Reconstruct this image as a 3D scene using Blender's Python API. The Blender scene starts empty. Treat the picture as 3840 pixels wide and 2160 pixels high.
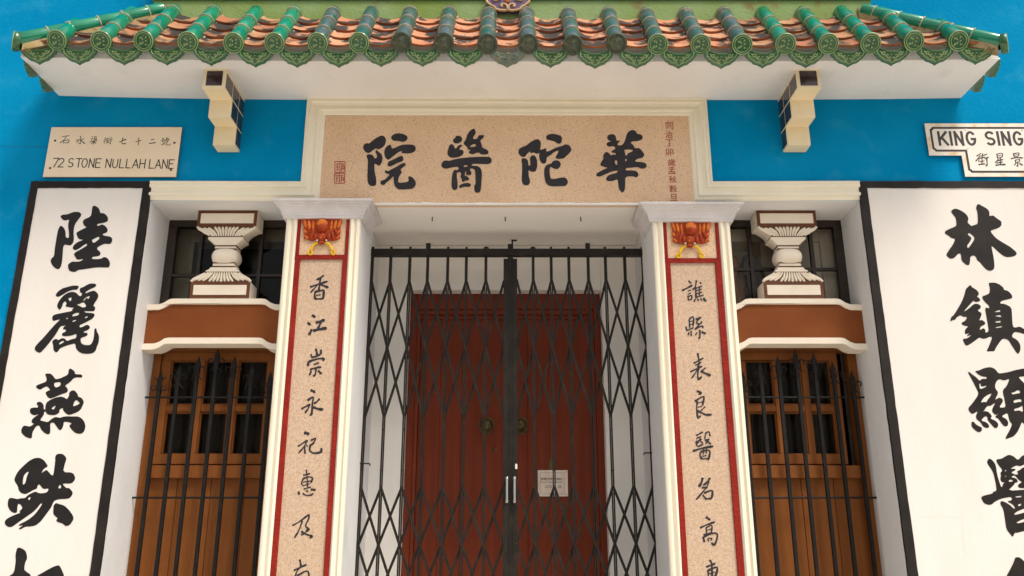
import bpy, bmesh, math, random
from mathutils import Vector, Matrix
from mathutils.geometry import tessellate_polygon
random.seed(7)
R = math.radians
S = bpy.context.scene
COL = S.collection

# ------------------------------------------------------------------ camera, sky, sun, exposure
PITCH, FPX = R(17.2), 3238.0            # focal length in pixels of the 3840 px wide photograph
CAM = Vector((0, -5, 1.6))
cd = bpy.data.cameras.new('camera'); cam = bpy.data.objects.new('camera', cd); COL.objects.link(cam)
cam.location = CAM; cam.rotation_euler = (R(90) + PITCH, 0, 0)
cd.sensor_width = 36; cd.lens = FPX / 3840 * 36; cd.clip_end = 500
S.camera = cam

SUN_EL, SUN_AZ = R(55), R(136)          # azimuth measured from +Y towards +X
w = bpy.data.worlds.new('World'); S.world = w; w.use_nodes = True
nt = w.node_tree; bg = nt.nodes['Background']
sky = nt.nodes.new('ShaderNodeTexSky'); sky.sky_type = 'NISHITA'; sky.sun_disc = False
sky.sun_elevation = SUN_EL; sky.sun_rotation = SUN_AZ; sky.dust_density = 3.0; sky.ozone_density = 1.0
hsv = nt.nodes.new('ShaderNodeHueSaturation'); hsv.inputs['Saturation'].default_value = 0.22
nt.links.new(sky.outputs[0], hsv.inputs['Color']); nt.links.new(hsv.outputs[0], bg.inputs['Color'])
bg.inputs['Strength'].default_value = 0.075
sl = bpy.data.lights.new('sun', 'SUN'); sun = bpy.data.objects.new('sun', sl); COL.objects.link(sun)
sl.energy = 1.5; sl.angle = R(18); sl.color = (1.0, 0.90, 0.77)
sd = Vector((math.sin(SUN_AZ) * math.cos(SUN_EL), math.cos(SUN_AZ) * math.cos(SUN_EL), math.sin(SUN_EL)))
sun.rotation_euler = sd.to_track_quat('Z', 'Y').to_euler(); sun.location = (6, -8, 12)
S.view_settings.view_transform = 'Standard'; S.view_settings.look = 'None'
S.view_settings.exposure = 1.05; S.view_settings.gamma = 1.0

# ------------------------------------------------------------------ measuring: photograph pixel -> point on a vertical plane y = Y
_f = Vector((0, math.cos(PITCH), math.sin(PITCH))); _u = Vector((0, -math.sin(PITCH), math.cos(PITCH)))
def at(u, v, Y):
    d = Vector((1, 0, 0)) * ((u - 1920) / FPX) + _f + _u * ((1080 - v) / FPX)
    return CAM + d * ((Y - CAM.y) / d.y)
def zm(x0, y0, s): return lambda x, y: (x0 + x / s, y0 + y / s)

# ------------------------------------------------------------------ materials
def mat(name, c1, c2=None, scale=6, rough=.6, bump=0, bscale=60, metal=0, coat=0, spec=.4, thr=(.35, .65), c3=None, s3=90, t3=(.62, .68), rnd=False, detail=6, squash=None):
    m = bpy.data.materials.new(name); m.use_nodes = True; n = m.node_tree.nodes; L = m.node_tree.links.new
    b = n['Principled BSDF']
    b.inputs['Roughness'].default_value = rough; b.inputs['Metallic'].default_value = metal
    b.inputs['Specular IOR Level'].default_value = spec; b.inputs['Coat Weight'].default_value = coat
    b.inputs['Coat Roughness'].default_value = .08
    tc = n.new('ShaderNodeTexCoord'); out = None
    vec = tc.outputs['Object']
    if squash:
        mp = n.new('ShaderNodeMapping'); mp.inputs['Scale'].default_value = squash; L(vec, mp.inputs[0]); vec = mp.outputs[0]
    def noise(sc, det=6):
        t = n.new('ShaderNodeTexNoise'); t.noise_dimensions = '4D'; t.inputs['Scale'].default_value = sc; t.inputs['Detail'].default_value = det
        L(vec, t.inputs['Vector'])
        if rnd:
            oi = n.new('ShaderNodeObjectInfo'); mu = n.new('ShaderNodeMath'); mu.operation = 'MULTIPLY'; mu.inputs[1].default_value = 57
            L(oi.outputs['Random'], mu.inputs[0]); L(mu.outputs[0], t.inputs['W'])
        return t
    def mixin(a, c, sc, th, det):
        t = noise(sc, det); r = n.new('ShaderNodeValToRGB'); r.color_ramp.elements[0].position = th[0]; r.color_ramp.elements[1].position = th[1]
        L(t.outputs['Fac'], r.inputs[0]); mx = n.new('ShaderNodeMix'); mx.data_type = 'RGBA'
        L(r.outputs[0], mx.inputs[0])
        if isinstance(a, tuple): mx.inputs[6].default_value = (*a, 1)
        else: L(a, mx.inputs[6])
        mx.inputs[7].default_value = (*c, 1); return mx.outputs[2]
    cur = c1
    if c2: cur = mixin(cur, c2, scale, thr, detail)
    if c3: cur = mixin(cur, c3, s3, t3, 3)
    if isinstance(cur, tuple): b.inputs['Base Color'].default_value = (*cur, 1)
    else: L(cur, b.inputs['Base Color'])
    if bump:
        t = noise(bscale, 5); bp = n.new('ShaderNodeBump'); bp.inputs['Strength'].default_value = bump; bp.inputs['Distance'].default_value = .01
        L(t.outputs['Fac'], bp.inputs['Height']); L(bp.outputs[0], b.inputs['Normal'])
    return m
M = {}
M['blue'] = mat('blue limewash', (.0, .225, .46), (.004, .275, .525), 2.1, .9, .35, 38, spec=.03, thr=(.38, .72), c3=(.035, .32, .54), s3=5.5, t3=(.56, .95), detail=10)
M['entrywhite'] = mat('white wall paint lightened for fill', (.90, .86, .80), (.86, .82, .76), 1.6, .85, .2, 50, spec=.1)  # white raised in colour to stand in for fill light inside the entrance
M['white'] = mat('white plaster', (.86, .83, .79), (.79, .76, .715), 1.6, .85, .22, 45, spec=.1, squash=(1.4, 1, 1), c3=(.70, .66, .60), s3=5, t3=(.60, .95), detail=9)
M['reveal'] = mat('pale reveal paint', (.78, .775, .77), (.70, .695, .69), 2.2, .8, .3, 35, spec=.1, squash=(1, 1, .5), c3=(.58, .57, .55), s3=6, t3=(.60, .95), detail=9)
M['panelwhite'] = mat('white panel paint', (.81, .76, .71), (.77, .715, .655), 1.6, .75, .12, 60, spec=.1, squash=(2.2, 1, .6), c3=(.71, .65, .58), s3=3.5, t3=(.60, .92), detail=9)
M['cream'] = mat('cream paint', (.88, .81, .65), (.82, .75, .59), 3, .65, .15, 50, spec=.3, squash=(1, 1, .35))
M['ivory'] = mat('ivory paint', (.86, .76, .62), (.80, .70, .56), 6, .65, .2, 50, spec=.3)
M['capital'] = mat('pale grey paint', (.70, .66, .655), (.57, .54, .53), 7, .7, .2, 60, spec=.3)
M['stone'] = mat('washed granite render', (.76, .51, .32), (.84, .60, .40), 2.2, .85, .5, 200, spec=.1, c3=(.30, .20, .14), s3=170, t3=(.55, .70))
M['stonel'] = mat('washed granite render pale', (.58, .405, .275), (.69, .51, .37), 60, .85, .5, 200, spec=.1, c3=(.28, .20, .15), s3=200, t3=(.53, .70))
M['black'] = mat('black sign paint', (.013, .010, .009), (.024, .019, .016), 8, .6, .1, 80, spec=.2)
M['bracket'] = mat('warm cream paint', (.87, .73, .48), (.80, .66, .42), 5, .65, .15, 50, spec=.3)
M['panereflect'] = mat('pale beige pane reflection', (.85, .72, .60), (.74, .62, .52), 3, .9)  # pale tone imitating the reflection in the right upper panes
M['ink'] = mat('black lettering paint', (.009, .008, .008), (.016, .013, .012), 12, .5, 0, spec=.3)
M['inkstone'] = mat('dark carved lettering paint', (.022, .019, .024), (.032, .028, .032), 30, .6, .2, 90, spec=.3)
M['crack'] = mat('faint brown hairline', (.66, .605, .545), None, rough=.8)
M['crackblue'] = mat('dull blue hairline', (.0, .13, .27), None, rough=.8)
M['redink'] = mat('red lettering paint', (.38, .045, .025), None, rough=.6)
M['red'] = mat('red trim paint', (.29, .022, .013), (.23, .015, .010), 9, .65, .8, 70, spec=.12)
M['browntrim'] = mat('brown trim paint darkened for shade', (.15, .052, .022), (.11, .036, .015), 6, .6, .15, 60, spec=.3)  # baluster brown, with the shade under the recess ceiling put into the colour
M['beam'] = mat('brown paint', (.235, .070, .019), (.185, .053, .015), 3, .6, .15, 60, spec=.1)
M['wood'] = mat('orange brown painted wood', (.235, .080, .020), (.195, .064, .0155), 3, .55, .25, 30, spec=.12, squash=(6, 6, .6))
M['doorwood'] = mat('dark red painted wood', (.215, .044, .019), (.17, .033, .014), 3, .6, .2, 30, spec=.12, squash=(8, 8, .5))
M['iron'] = mat('black painted iron', (.007, .006, .0055), (.020, .015, .011), 30, .55, .3, 120, spec=.22, thr=(.5, .75))
M['gate'] = mat('dark brown painted steel', (.016, .012, .009), (.034, .026, .018), 14, .5, .2, 100, spec=.22, thr=(.45, .8), c3=(.22, .17, .12), s3=60, t3=(.72, .78))
M['steel'] = mat('brushed steel', (.62, .60, .56), None, rough=.28, metal=1)
M['brass'] = mat('aged brass', (.16, .115, .045), (.09, .065, .03), 25, .45, .2, 60, metal=.7)
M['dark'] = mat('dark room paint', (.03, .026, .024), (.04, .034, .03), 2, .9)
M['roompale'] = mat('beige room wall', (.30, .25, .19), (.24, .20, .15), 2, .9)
M['winframe'] = mat('dark window frame paint', (.022, .014, .010), (.035, .022, .016), 10, .45, .2, 60)
M['glaze'] = mat('bright green tile glaze', (.0, .25, .12), (.0, .17, .085), 9, .2, .1, 25, coat=.8, rnd=True, c3=(.05, .33, .2), s3=5, t3=(.5, .9))
M['glazeold'] = mat('weathered blue green tile glaze', (.012, .095, .07), (.095, .115, .13), 10, .35, .4, 60, coat=.35, rnd=True, thr=(.40, .62), c3=(.25, .21, .17), s3=16, t3=(.60, .70))
M['mortar'] = mat('pale mortar', (.58, .50, .36), (.42, .34, .22), 20, .9, .5, 80)
M['mortarmoss'] = mat('mossy mortar', (.48, .34, .20), (.30, .23, .07), 9, .9, .5, 60, c3=(.13, .10, .05), s3=25, t3=(.55, .7))
M['terra'] = mat('terracotta tile with black lichen', (.58, .21, .10), (.62, .33, .19), 5, .8, .4, 60, rnd=True, c3=(.045, .034, .03), s3=9, t3=(.46, .54))
M['terradark'] = mat('brown terracotta tile with heavy lichen', (.40, .15, .07), (.55, .33, .17), 4, .8, .4, 60, rnd=True, c3=(.035, .026, .022), s3=8, t3=(.44, .54))
M['terralip'] = mat('orange terracotta edge', (.46, .13, .035), (.20, .06, .025), 14, .75, .3, 60, rnd=True)
M['ridgemoss'] = mat('mossy green painted plaster', (.19, .27, .055), (.26, .37, .17), 2.2, .9, .4, 60, c3=(.22, .16, .06), s3=7, t3=(.58, .74))
M['ridgelight'] = mat('pale green painted plaster', (.17, .36, .16), (.12, .28, .1), 6, .85, .3, 60)
M['disc'] = mat('green moulded glaze', (.036, .14, .045), (.022, .095, .03), 20, .3, .1, 60, coat=.6, rnd=True)
M['discedge'] = mat('worn olive glaze', (.32, .43, .18), (.20, .31, .11), 30, .4, .1, 60, coat=.4)
M['discold'] = mat('dark weathered glaze', (.075, .078, .038), (.045, .065, .04), 20, .5, .4, 60, coat=.3, c3=(.17, .18, .10), s3=40, t3=(.55, .7))
M['dripold'] = mat('grey green weathered glaze', (.11, .165, .14), (.17, .18, .11), 18, .5, .6, 50, coat=.3, c3=(.32, .28, .16), s3=30, t3=(.6, .72))
M['purple'] = mat('purple glaze', (.12, .075, .16), (.09, .055, .12), 12, .4, .1, 40, coat=.4)
M['curl'] = mat('cream orange painted edge', (.66, .45, .24), (.50, .27, .11), 20, .6, .2, 60)
M['orange'] = mat('orange paint', (.62, .22, .08), None, rough=.5)
M['trimtile'] = mat('dark brown glazed tile', (.026, .012, .011), (.042, .018, .015), 12, .25, .1, 40, coat=.5)
M['bat'] = mat('red brown glaze', (.30, .030, .008), (.36, .055, .012), 18, .5, .2, 60, coat=.08, spec=.15)
M['batlight'] = mat('orange brushed paint', (.70, .20, .03), (.50, .10, .018), 30, .5, .1, 60, coat=.05, spec=.15)
M['yellow'] = mat('yellow paint', (.86, .56, .01), (.76, .45, .008), 30, .5, .2, 90, spec=.15)
M['eye'] = mat('white paint', (.8, .78, .72), None, rough=.4)
M['plaque'] = mat('beige enamel plate', (.88, .72, .53), (.83, .66, .46), 3, .4, .05, 60, spec=.4)
M['plaqueedge'] = mat('orange brown plate edge', (.30, .14, .035), None, rough=.6)
M['enamel'] = mat('white enamel sign', (.86, .80, .73), (.82, .74, .64), 4, .35, .05, 60)
M['enamelrust'] = mat('rust tinged enamel', (.84, .76, .64), (.68, .40, .12), 16, .45, .05, 60, thr=(.48, .75))
M['enamelblack'] = mat('dark enamel', (.045, .034, .032), None, rough=.35)
M['rust'] = mat('rusty screw', (.14, .055, .025), (.09, .04, .02), 60, .7)
M['notice'] = mat('pale copper notice plate', (.82, .64, .50), (.90, .78, .66), 5, .3, 0, squash=(5, 1, .6), spec=.5)
M['noticeink'] = mat('grey brown print', (.20, .13, .09), None, rough=.5)
M['bundle'] = mat('tan wrapped cloth', (.55, .27, .12), (.42, .19, .08), 9, .8, .5, 30)
M['road'] = mat('asphalt', (.05, .05, .05), (.065, .063, .06), 3, .9, .5, 90)
M['pave'] = mat('pale paving', (.74, .67, .59), (.66, .60, .52), 2.5, .85, .3, 40)
M['step'] = mat('granite step', (.40, .37, .34), (.30, .28, .26), 40, .8, .3, 90)
def glass(name, tint, alpha, refl=.2):
    m = bpy.data.materials.new(name); m.use_nodes = True; n = m.node_tree.nodes; L = m.node_tree.links.new
    for x in list(n): n.remove(x)
    o = n.new('ShaderNodeOutputMaterial'); mx = n.new('ShaderNodeMixShader'); tr = n.new('ShaderNodeBsdfTransparent'); gl = n.new('ShaderNodeBsdfGlossy')
    fr = n.new('ShaderNodeFresnel'); fr.inputs[0].default_value = 1.5
    tc = n.new('ShaderNodeTexCoord'); ns = n.new('ShaderNodeTexNoise'); ns.inputs['Scale'].default_value = 7; bp = n.new('ShaderNodeBump'); bp.inputs['Strength'].default_value = .06
    L(tc.outputs['Object'], ns.inputs['Vector']); L(ns.outputs['Fac'], bp.inputs['Height']); L(bp.outputs[0], gl.inputs['Normal'])
    tr.inputs[0].default_value = (*tint, 1); gl.inputs['Roughness'].default_value = alpha; gl.inputs[0].default_value = (refl, refl * .96, refl * .92, 1)
    L(fr.outputs[0], mx.inputs[0]); L(tr.outputs[0], mx.inputs[1]); L(gl.outputs[0], mx.inputs[2]); L(mx.outputs[0], o.inputs[0]); return m
M['glass'] = glass('window glass', (.90, .90, .87), .04)
M['darkglass'] = glass('dusty casement glass', (.85, .84, .80), .08, .07)
M['curtain'] = mat('dark brown curtain', (.085, .068, .055), (.055, .044, .036), 8, .9, .2, 60, squash=(5, 1, .4))
M['film'] = glass('clear plastic film', (.86, .86, .86), .25)

# ------------------------------------------------------------------ mesh building
class MB:
    def __init__(s): s.v, s.f, s.m = [], [], []
    def add(s, vs, fs, mi=0):
        o = len(s.v); s.v += [Vector(p) for p in vs]; s.f += [[i + o for i in f] for f in fs]; s.m += [mi] * len(fs); return s
    def box(s, x0, x1, y0, y1, z0, z1, mi=0):
        return s.add([(x0, y0, z0), (x1, y0, z0), (x1, y1, z0), (x0, y1, z0), (x0, y0, z1), (x1, y0, z1), (x1, y1, z1), (x0, y1, z1)],
                     [(0, 1, 5, 4), (1, 2, 6, 5), (2, 3, 7, 6), (3, 0, 4, 7), (4, 5, 6, 7), (3, 2, 1, 0)], mi)
    def loft(s, rings, mi=0, closed=True, caps=True):
        n = len(rings[0]); vs = [p for r in rings for p in r]; fs = []
        for i in range(len(rings) - 1):
            for j in range(n if closed else n - 1):
                k = (j + 1) % n; fs.append((i * n + j, i * n + k, (i + 1) * n + k, (i + 1) * n + j))
        if caps and closed: fs += [tuple(range(n))[::-1], tuple(range((len(rings) - 1) * n, len(rings) * n))]
        return s.add(vs, fs, mi)
    def tube(s, pts, r, mi=0, n=8, caps=True):
        pts = [Vector(p) for p in pts]; rr = r if isinstance(r, (list, tuple)) else [r] * len(pts); rings = []
        nrm = None
        for i, p in enumerate(pts):
            d = (pts[min(i + 1, len(pts) - 1)] - pts[max(i - 1, 0)]).normalized()
            if nrm is None: nrm = d.cross(Vector((0, 0, 1)) if abs(d.z) < .9 else Vector((1, 0, 0))).normalized()
            nrm = (nrm - d * nrm.dot(d)).normalized(); b = d.cross(nrm)
            rings.append([p + (nrm * math.cos(2 * math.pi * k / n) + b * math.sin(2 * math.pi * k / n)) * rr[i] for k in range(n)])
        return s.loft(rings, mi, True, caps)
    def prism(s, poly, y0, y1, mi=0, ms=None):       # poly: (x, z) list, extruded along y, y0 is the face towards the street
        n = len(poly); P = [Vector((x, y0, z)) for x, z in poly]
        tri = tessellate_polygon([[Vector((x, z, 0)) for x, z in poly]])
        vs = P + [Vector((p.x, y1, p.z)) for p in P]
        s.add(vs, [tuple(t) for t in tri] + [tuple(n + i for i in t[::-1]) for t in tri], mi)
        return s.add(vs, [(i, (i + 1) % n, n + (i + 1) % n, n + i) for i in range(n)], mi if ms is None else ms)
    def ell(s, c, r, mi=0, nu=12, nv=8, rot=None):
        c = Vector(c); rings = []
        for i in range(1, nv):
            t = math.pi * i / nv
            ring = []
            for k in range(nu):
                a = 2 * math.pi * k / nu; q = Vector((r[0] * math.sin(t) * math.cos(a), r[1] * math.sin(t) * math.sin(a), r[2] * math.cos(t)))
                ring.append(c + (rot @ q if rot else q))
            rings.append(ring)
        return s.loft(rings, mi)
    def disc(s, c, r, y0, y1, mi=0, n=28): 
        return s.prism([(c[0] + r * math.cos(2 * math.pi * k / n), c[1] + r * math.sin(2 * math.pi * k / n)) for k in range(n)], y0, y1, mi)
    def ring(s, c, r, t, mi=0, n=28, m=6, ax='y'):
        pts = []
        for k in range(n):
            a = 2 * math.pi * k / n
            q = {'y': (r * math.cos(a), 0, r * math.sin(a)), 'x': (0, r * math.cos(a), r * math.sin(a))}[ax]
            pts.append(Vector(c) + Vector(q))
        rings = []
        for k, p in enumerate(pts):
            d = (pts[(k + 1) % n] - pts[k - 1]).normalized(); o = (p - Vector(c)).normalized(); b = d.cross(o)
            rings.append([p + (o * math.cos(2 * math.pi * j / m) + b * math.sin(2 * math.pi * j / m)) * t for j in range(m)])
        rings.append(rings[0]); return s.loft(rings, mi, True, False)
    def xf(s, mtx):
        s.v = [mtx @ p for p in s.v]; return s
    def join(s, o, mi=0):
        k = len(s.v); s.v += o.v; s.f += [[i + k for i in f] for f in o.f]; s.m += [x + mi for x in o.m]; return s

def wloc(o):
    p = Vector((0, 0, 0))
    while o: p = p + o.location; o = o.parent
    return p
def build(name, mb, mats, parent=None, bevel=0, smooth=35, base=None, label=None):
    me = bpy.data.meshes.new(name)
    off = wloc(parent) if parent else Vector(base or (0, 0, 0))
    me.from_pydata([p - off for p in mb.v], [], mb.f)
    for x in (mats if isinstance(mats, (list, tuple)) else [mats]): me.materials.append(M[x])
    me.polygons.foreach_set('material_index', mb.m)
    bm = bmesh.new(); bm.from_mesh(me); bmesh.ops.remove_doubles(bm, verts=bm.verts, dist=1e-5); bmesh.ops.recalc_face_normals(bm, faces=bm.faces); bm.to_mesh(me); bm.free()
    if smooth:
        me.polygons.foreach_set('use_smooth', [True] * len(me.polygons)); me.set_sharp_from_angle(angle=R(smooth))
    me.update()
    o = bpy.data.objects.new(name, me); COL.objects.link(o)
    if parent: o.parent = parent
    else: o.location = off
    if bevel:
        b = o.modifiers.new('bevel', 'BEVEL'); b.width = bevel; b.segments = 2; b.limit_method = 'ANGLE'; b.angle_limit = R(40)
    if label: o['label'] = label
    return o
def thing(name, label, cat, loc=(0, 0, 0), group=None):
    o = bpy.data.objects.new(name, None); COL.objects.link(o); o.location = loc; o.empty_display_size = .1
    o['label'] = label; o['category'] = cat
    if group: o['group'] = group
    return o
def tag(o, label, cat, group=None):
    o['label'] = label; o['category'] = cat
    if group: o['group'] = group
    return o
def struct(name, mb, m):
    o = build(name, mb, m); o['kind'] = 'structure'; return o
def copy_part(o, parent, shift):
    c = o.copy(); COL.objects.link(c); c.parent = parent; c.location = o.location + shift; return c

# ------------------------------------------------------------------ lettering helpers (flat paint on a plane y = Y)
def chaikin(p, n=1):
    for _ in range(n):
        q = []
        for i in range(len(p)):
            a, b = p[i], p[(i + 1) % len(p)]
            q += [(a[0] * .78 + b[0] * .22, a[1] * .78 + b[1] * .22), (a[0] * .22 + b[0] * .78, a[1] * .22 + b[1] * .78)]
        p = q
    return p
def outline_char(shapes, z, Y):
    """shapes: list of (outer, [holes]) in zoom pixels; painted on plane Y"""
    mb = MB()
    for k, (outer, holes) in enumerate(shapes):
        loops = []
        for c in [outer] + holes:
            loops.append([at(*z(x, y), Y - .0003 * k) for x, y in chaikin(c)])
        flat = [[Vector((p.x, p.z, 0)) for p in l] for l in loops]
        tri = tessellate_polygon(flat); vs = [p for l in loops for p in l]
        mb.add(vs, [tuple(t) for t in tri])
    return mb
def cr(p, n=5):
    if len(p) < 3: return [(p[0][0] + (p[1][0] - p[0][0]) * t / 4, p[0][1] + (p[1][1] - p[0][1]) * t / 4) for t in range(5)]
    q = []; P = [p[0]] + list(p) + [p[-1]]
    for i in range(1, len(P) - 2):
        for t in range(n):
            t /= n; a, b, c, d = P[i - 1], P[i], P[i + 1], P[i + 2]
            q.append(tuple(.5 * (2 * b[k] + (c[k] - a[k]) * t + (2 * a[k] - 5 * b[k] + 4 * c[k] - d[k]) * t * t + (3 * b[k] - a[k] - 3 * c[k] + d[k]) * t ** 3) for k in (0, 1)))
    q.append(tuple(p[-1])); return q
def pmap(z, Y): return lambda x, y, k: at(*z(x, y), Y - .00012 * k)
def wmap(x0, x1, zt, zb, Y): return lambda x, y, k: Vector((x0 + x * (x1 - x0), Y - .00012 * k, zt + y * (zb - zt)))
def brush_char(strokes, mp, boost=1.0, taper=True, curve=True, mb=None, aspect=1):
    mb = mb or MB()
    for si, (wd, pts) in enumerate(strokes):
        p = cr(pts) if curve else list(pts)
        n = len(p); l, r = [], []
        for i in range(n):
            a, b = p[max(i - 1, 0)], p[min(i + 1, n - 1)]; dx, dy = b[0] - a[0], b[1] - a[1]; L = math.hypot(dx, dy) or 1
            t = i / (n - 1); k = (1.12 - .42 * math.sin(math.pi * min(t * 1.25, 1))) * (1 if t < .8 else 1 - (t - .8) * 1.6) if taper else 1
            h = wd * boost * k / 2
            l.append((p[i][0] - dy / L * h, p[i][1] + dx / L * h)); r.append((p[i][0] + dy / L * h, p[i][1] - dx / L * h))
        if taper:
            a, b = p[0], p[1]; L = math.hypot(b[0] - a[0], b[1] - a[1]) or 1; e = wd * boost * .3
            head = (a[0] - (b[0] - a[0]) / L * e, a[1] - (b[1] - a[1]) / L * e)
            a, b = p[-2], p[-1]; L = math.hypot(b[0] - a[0], b[1] - a[1]) or 1
            tail = (b[0] + (b[0] - a[0]) / L * e, b[1] + (b[1] - a[1]) / L * e)
        vs = [mp(*q, si) for q in l] + [mp(*q, si) for q in r]
        fs = [(i, i + 1, n + i + 1, n + i) for i in range(n - 1)]
        if taper:
            vs += [mp(*head, si), mp(*tail, si)]
            fs += [(0, n, 2 * n), (n - 1, 2 * n + 1, 2 * n - 1)]
        mb.add(vs, fs)
    return mb
_g = {}
def glyph(ch, bold=0.0):
    if (ch, bold) in _g: return _g[ch, bold]
    c = bpy.data.curves.new('glyph', 'FONT'); c.body = ch; c.size = 1; c.offset = bold; c.resolution_u = 4
    o = bpy.data.objects.new('glyph', c); COL.objects.link(o)
    dg = bpy.context.evaluated_depsgraph_get(); me = bpy.data.meshes.new_from_object(o.evaluated_get(dg))
    vs = [v.co.copy() for v in me.vertices]; fs = [tuple(p.vertices) for p in me.polygons]
    bpy.data.objects.remove(o); bpy.data.curves.remove(c); bpy.data.meshes.remove(me)
    _g[ch, bold] = (vs, fs); return vs, fs
def font_char(mb, ch, x0, x1, z0, z1, Y, bold=0.0):   # fits the glyph's box into x0..x1, z0..z1 on plane Y
    vs, fs = glyph(ch, bold)
    if not vs: return
    a, b = min(v.x for v in vs), max(v.x for v in vs); c, d = min(v.y for v in vs), max(v.y for v in vs)
    mb.add([(x0 + (v.x - a) / max(b - a, 1e-4) * (x1 - x0), Y, z0 + (v.y - c) / max(d - c, 1e-4) * (z1 - z0)) for v in vs], fs)
def font_line(mb, txt, xl, z0, h, Y, width=None, bold=0.0):   # latin text as one block, left aligned
    vs, fs = glyph(txt, bold); a, b = min(v.x for v in vs), max(v.x for v in vs); c, d = min(v.y for v in vs), max(v.y for v in vs)
    k = h / (d - c); kx = width / (b - a) if width else k
    mb.add([(xl + (v.x - a) * kx, Y, z0 + (v.y - c) * k) for v in vs], fs)
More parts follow.
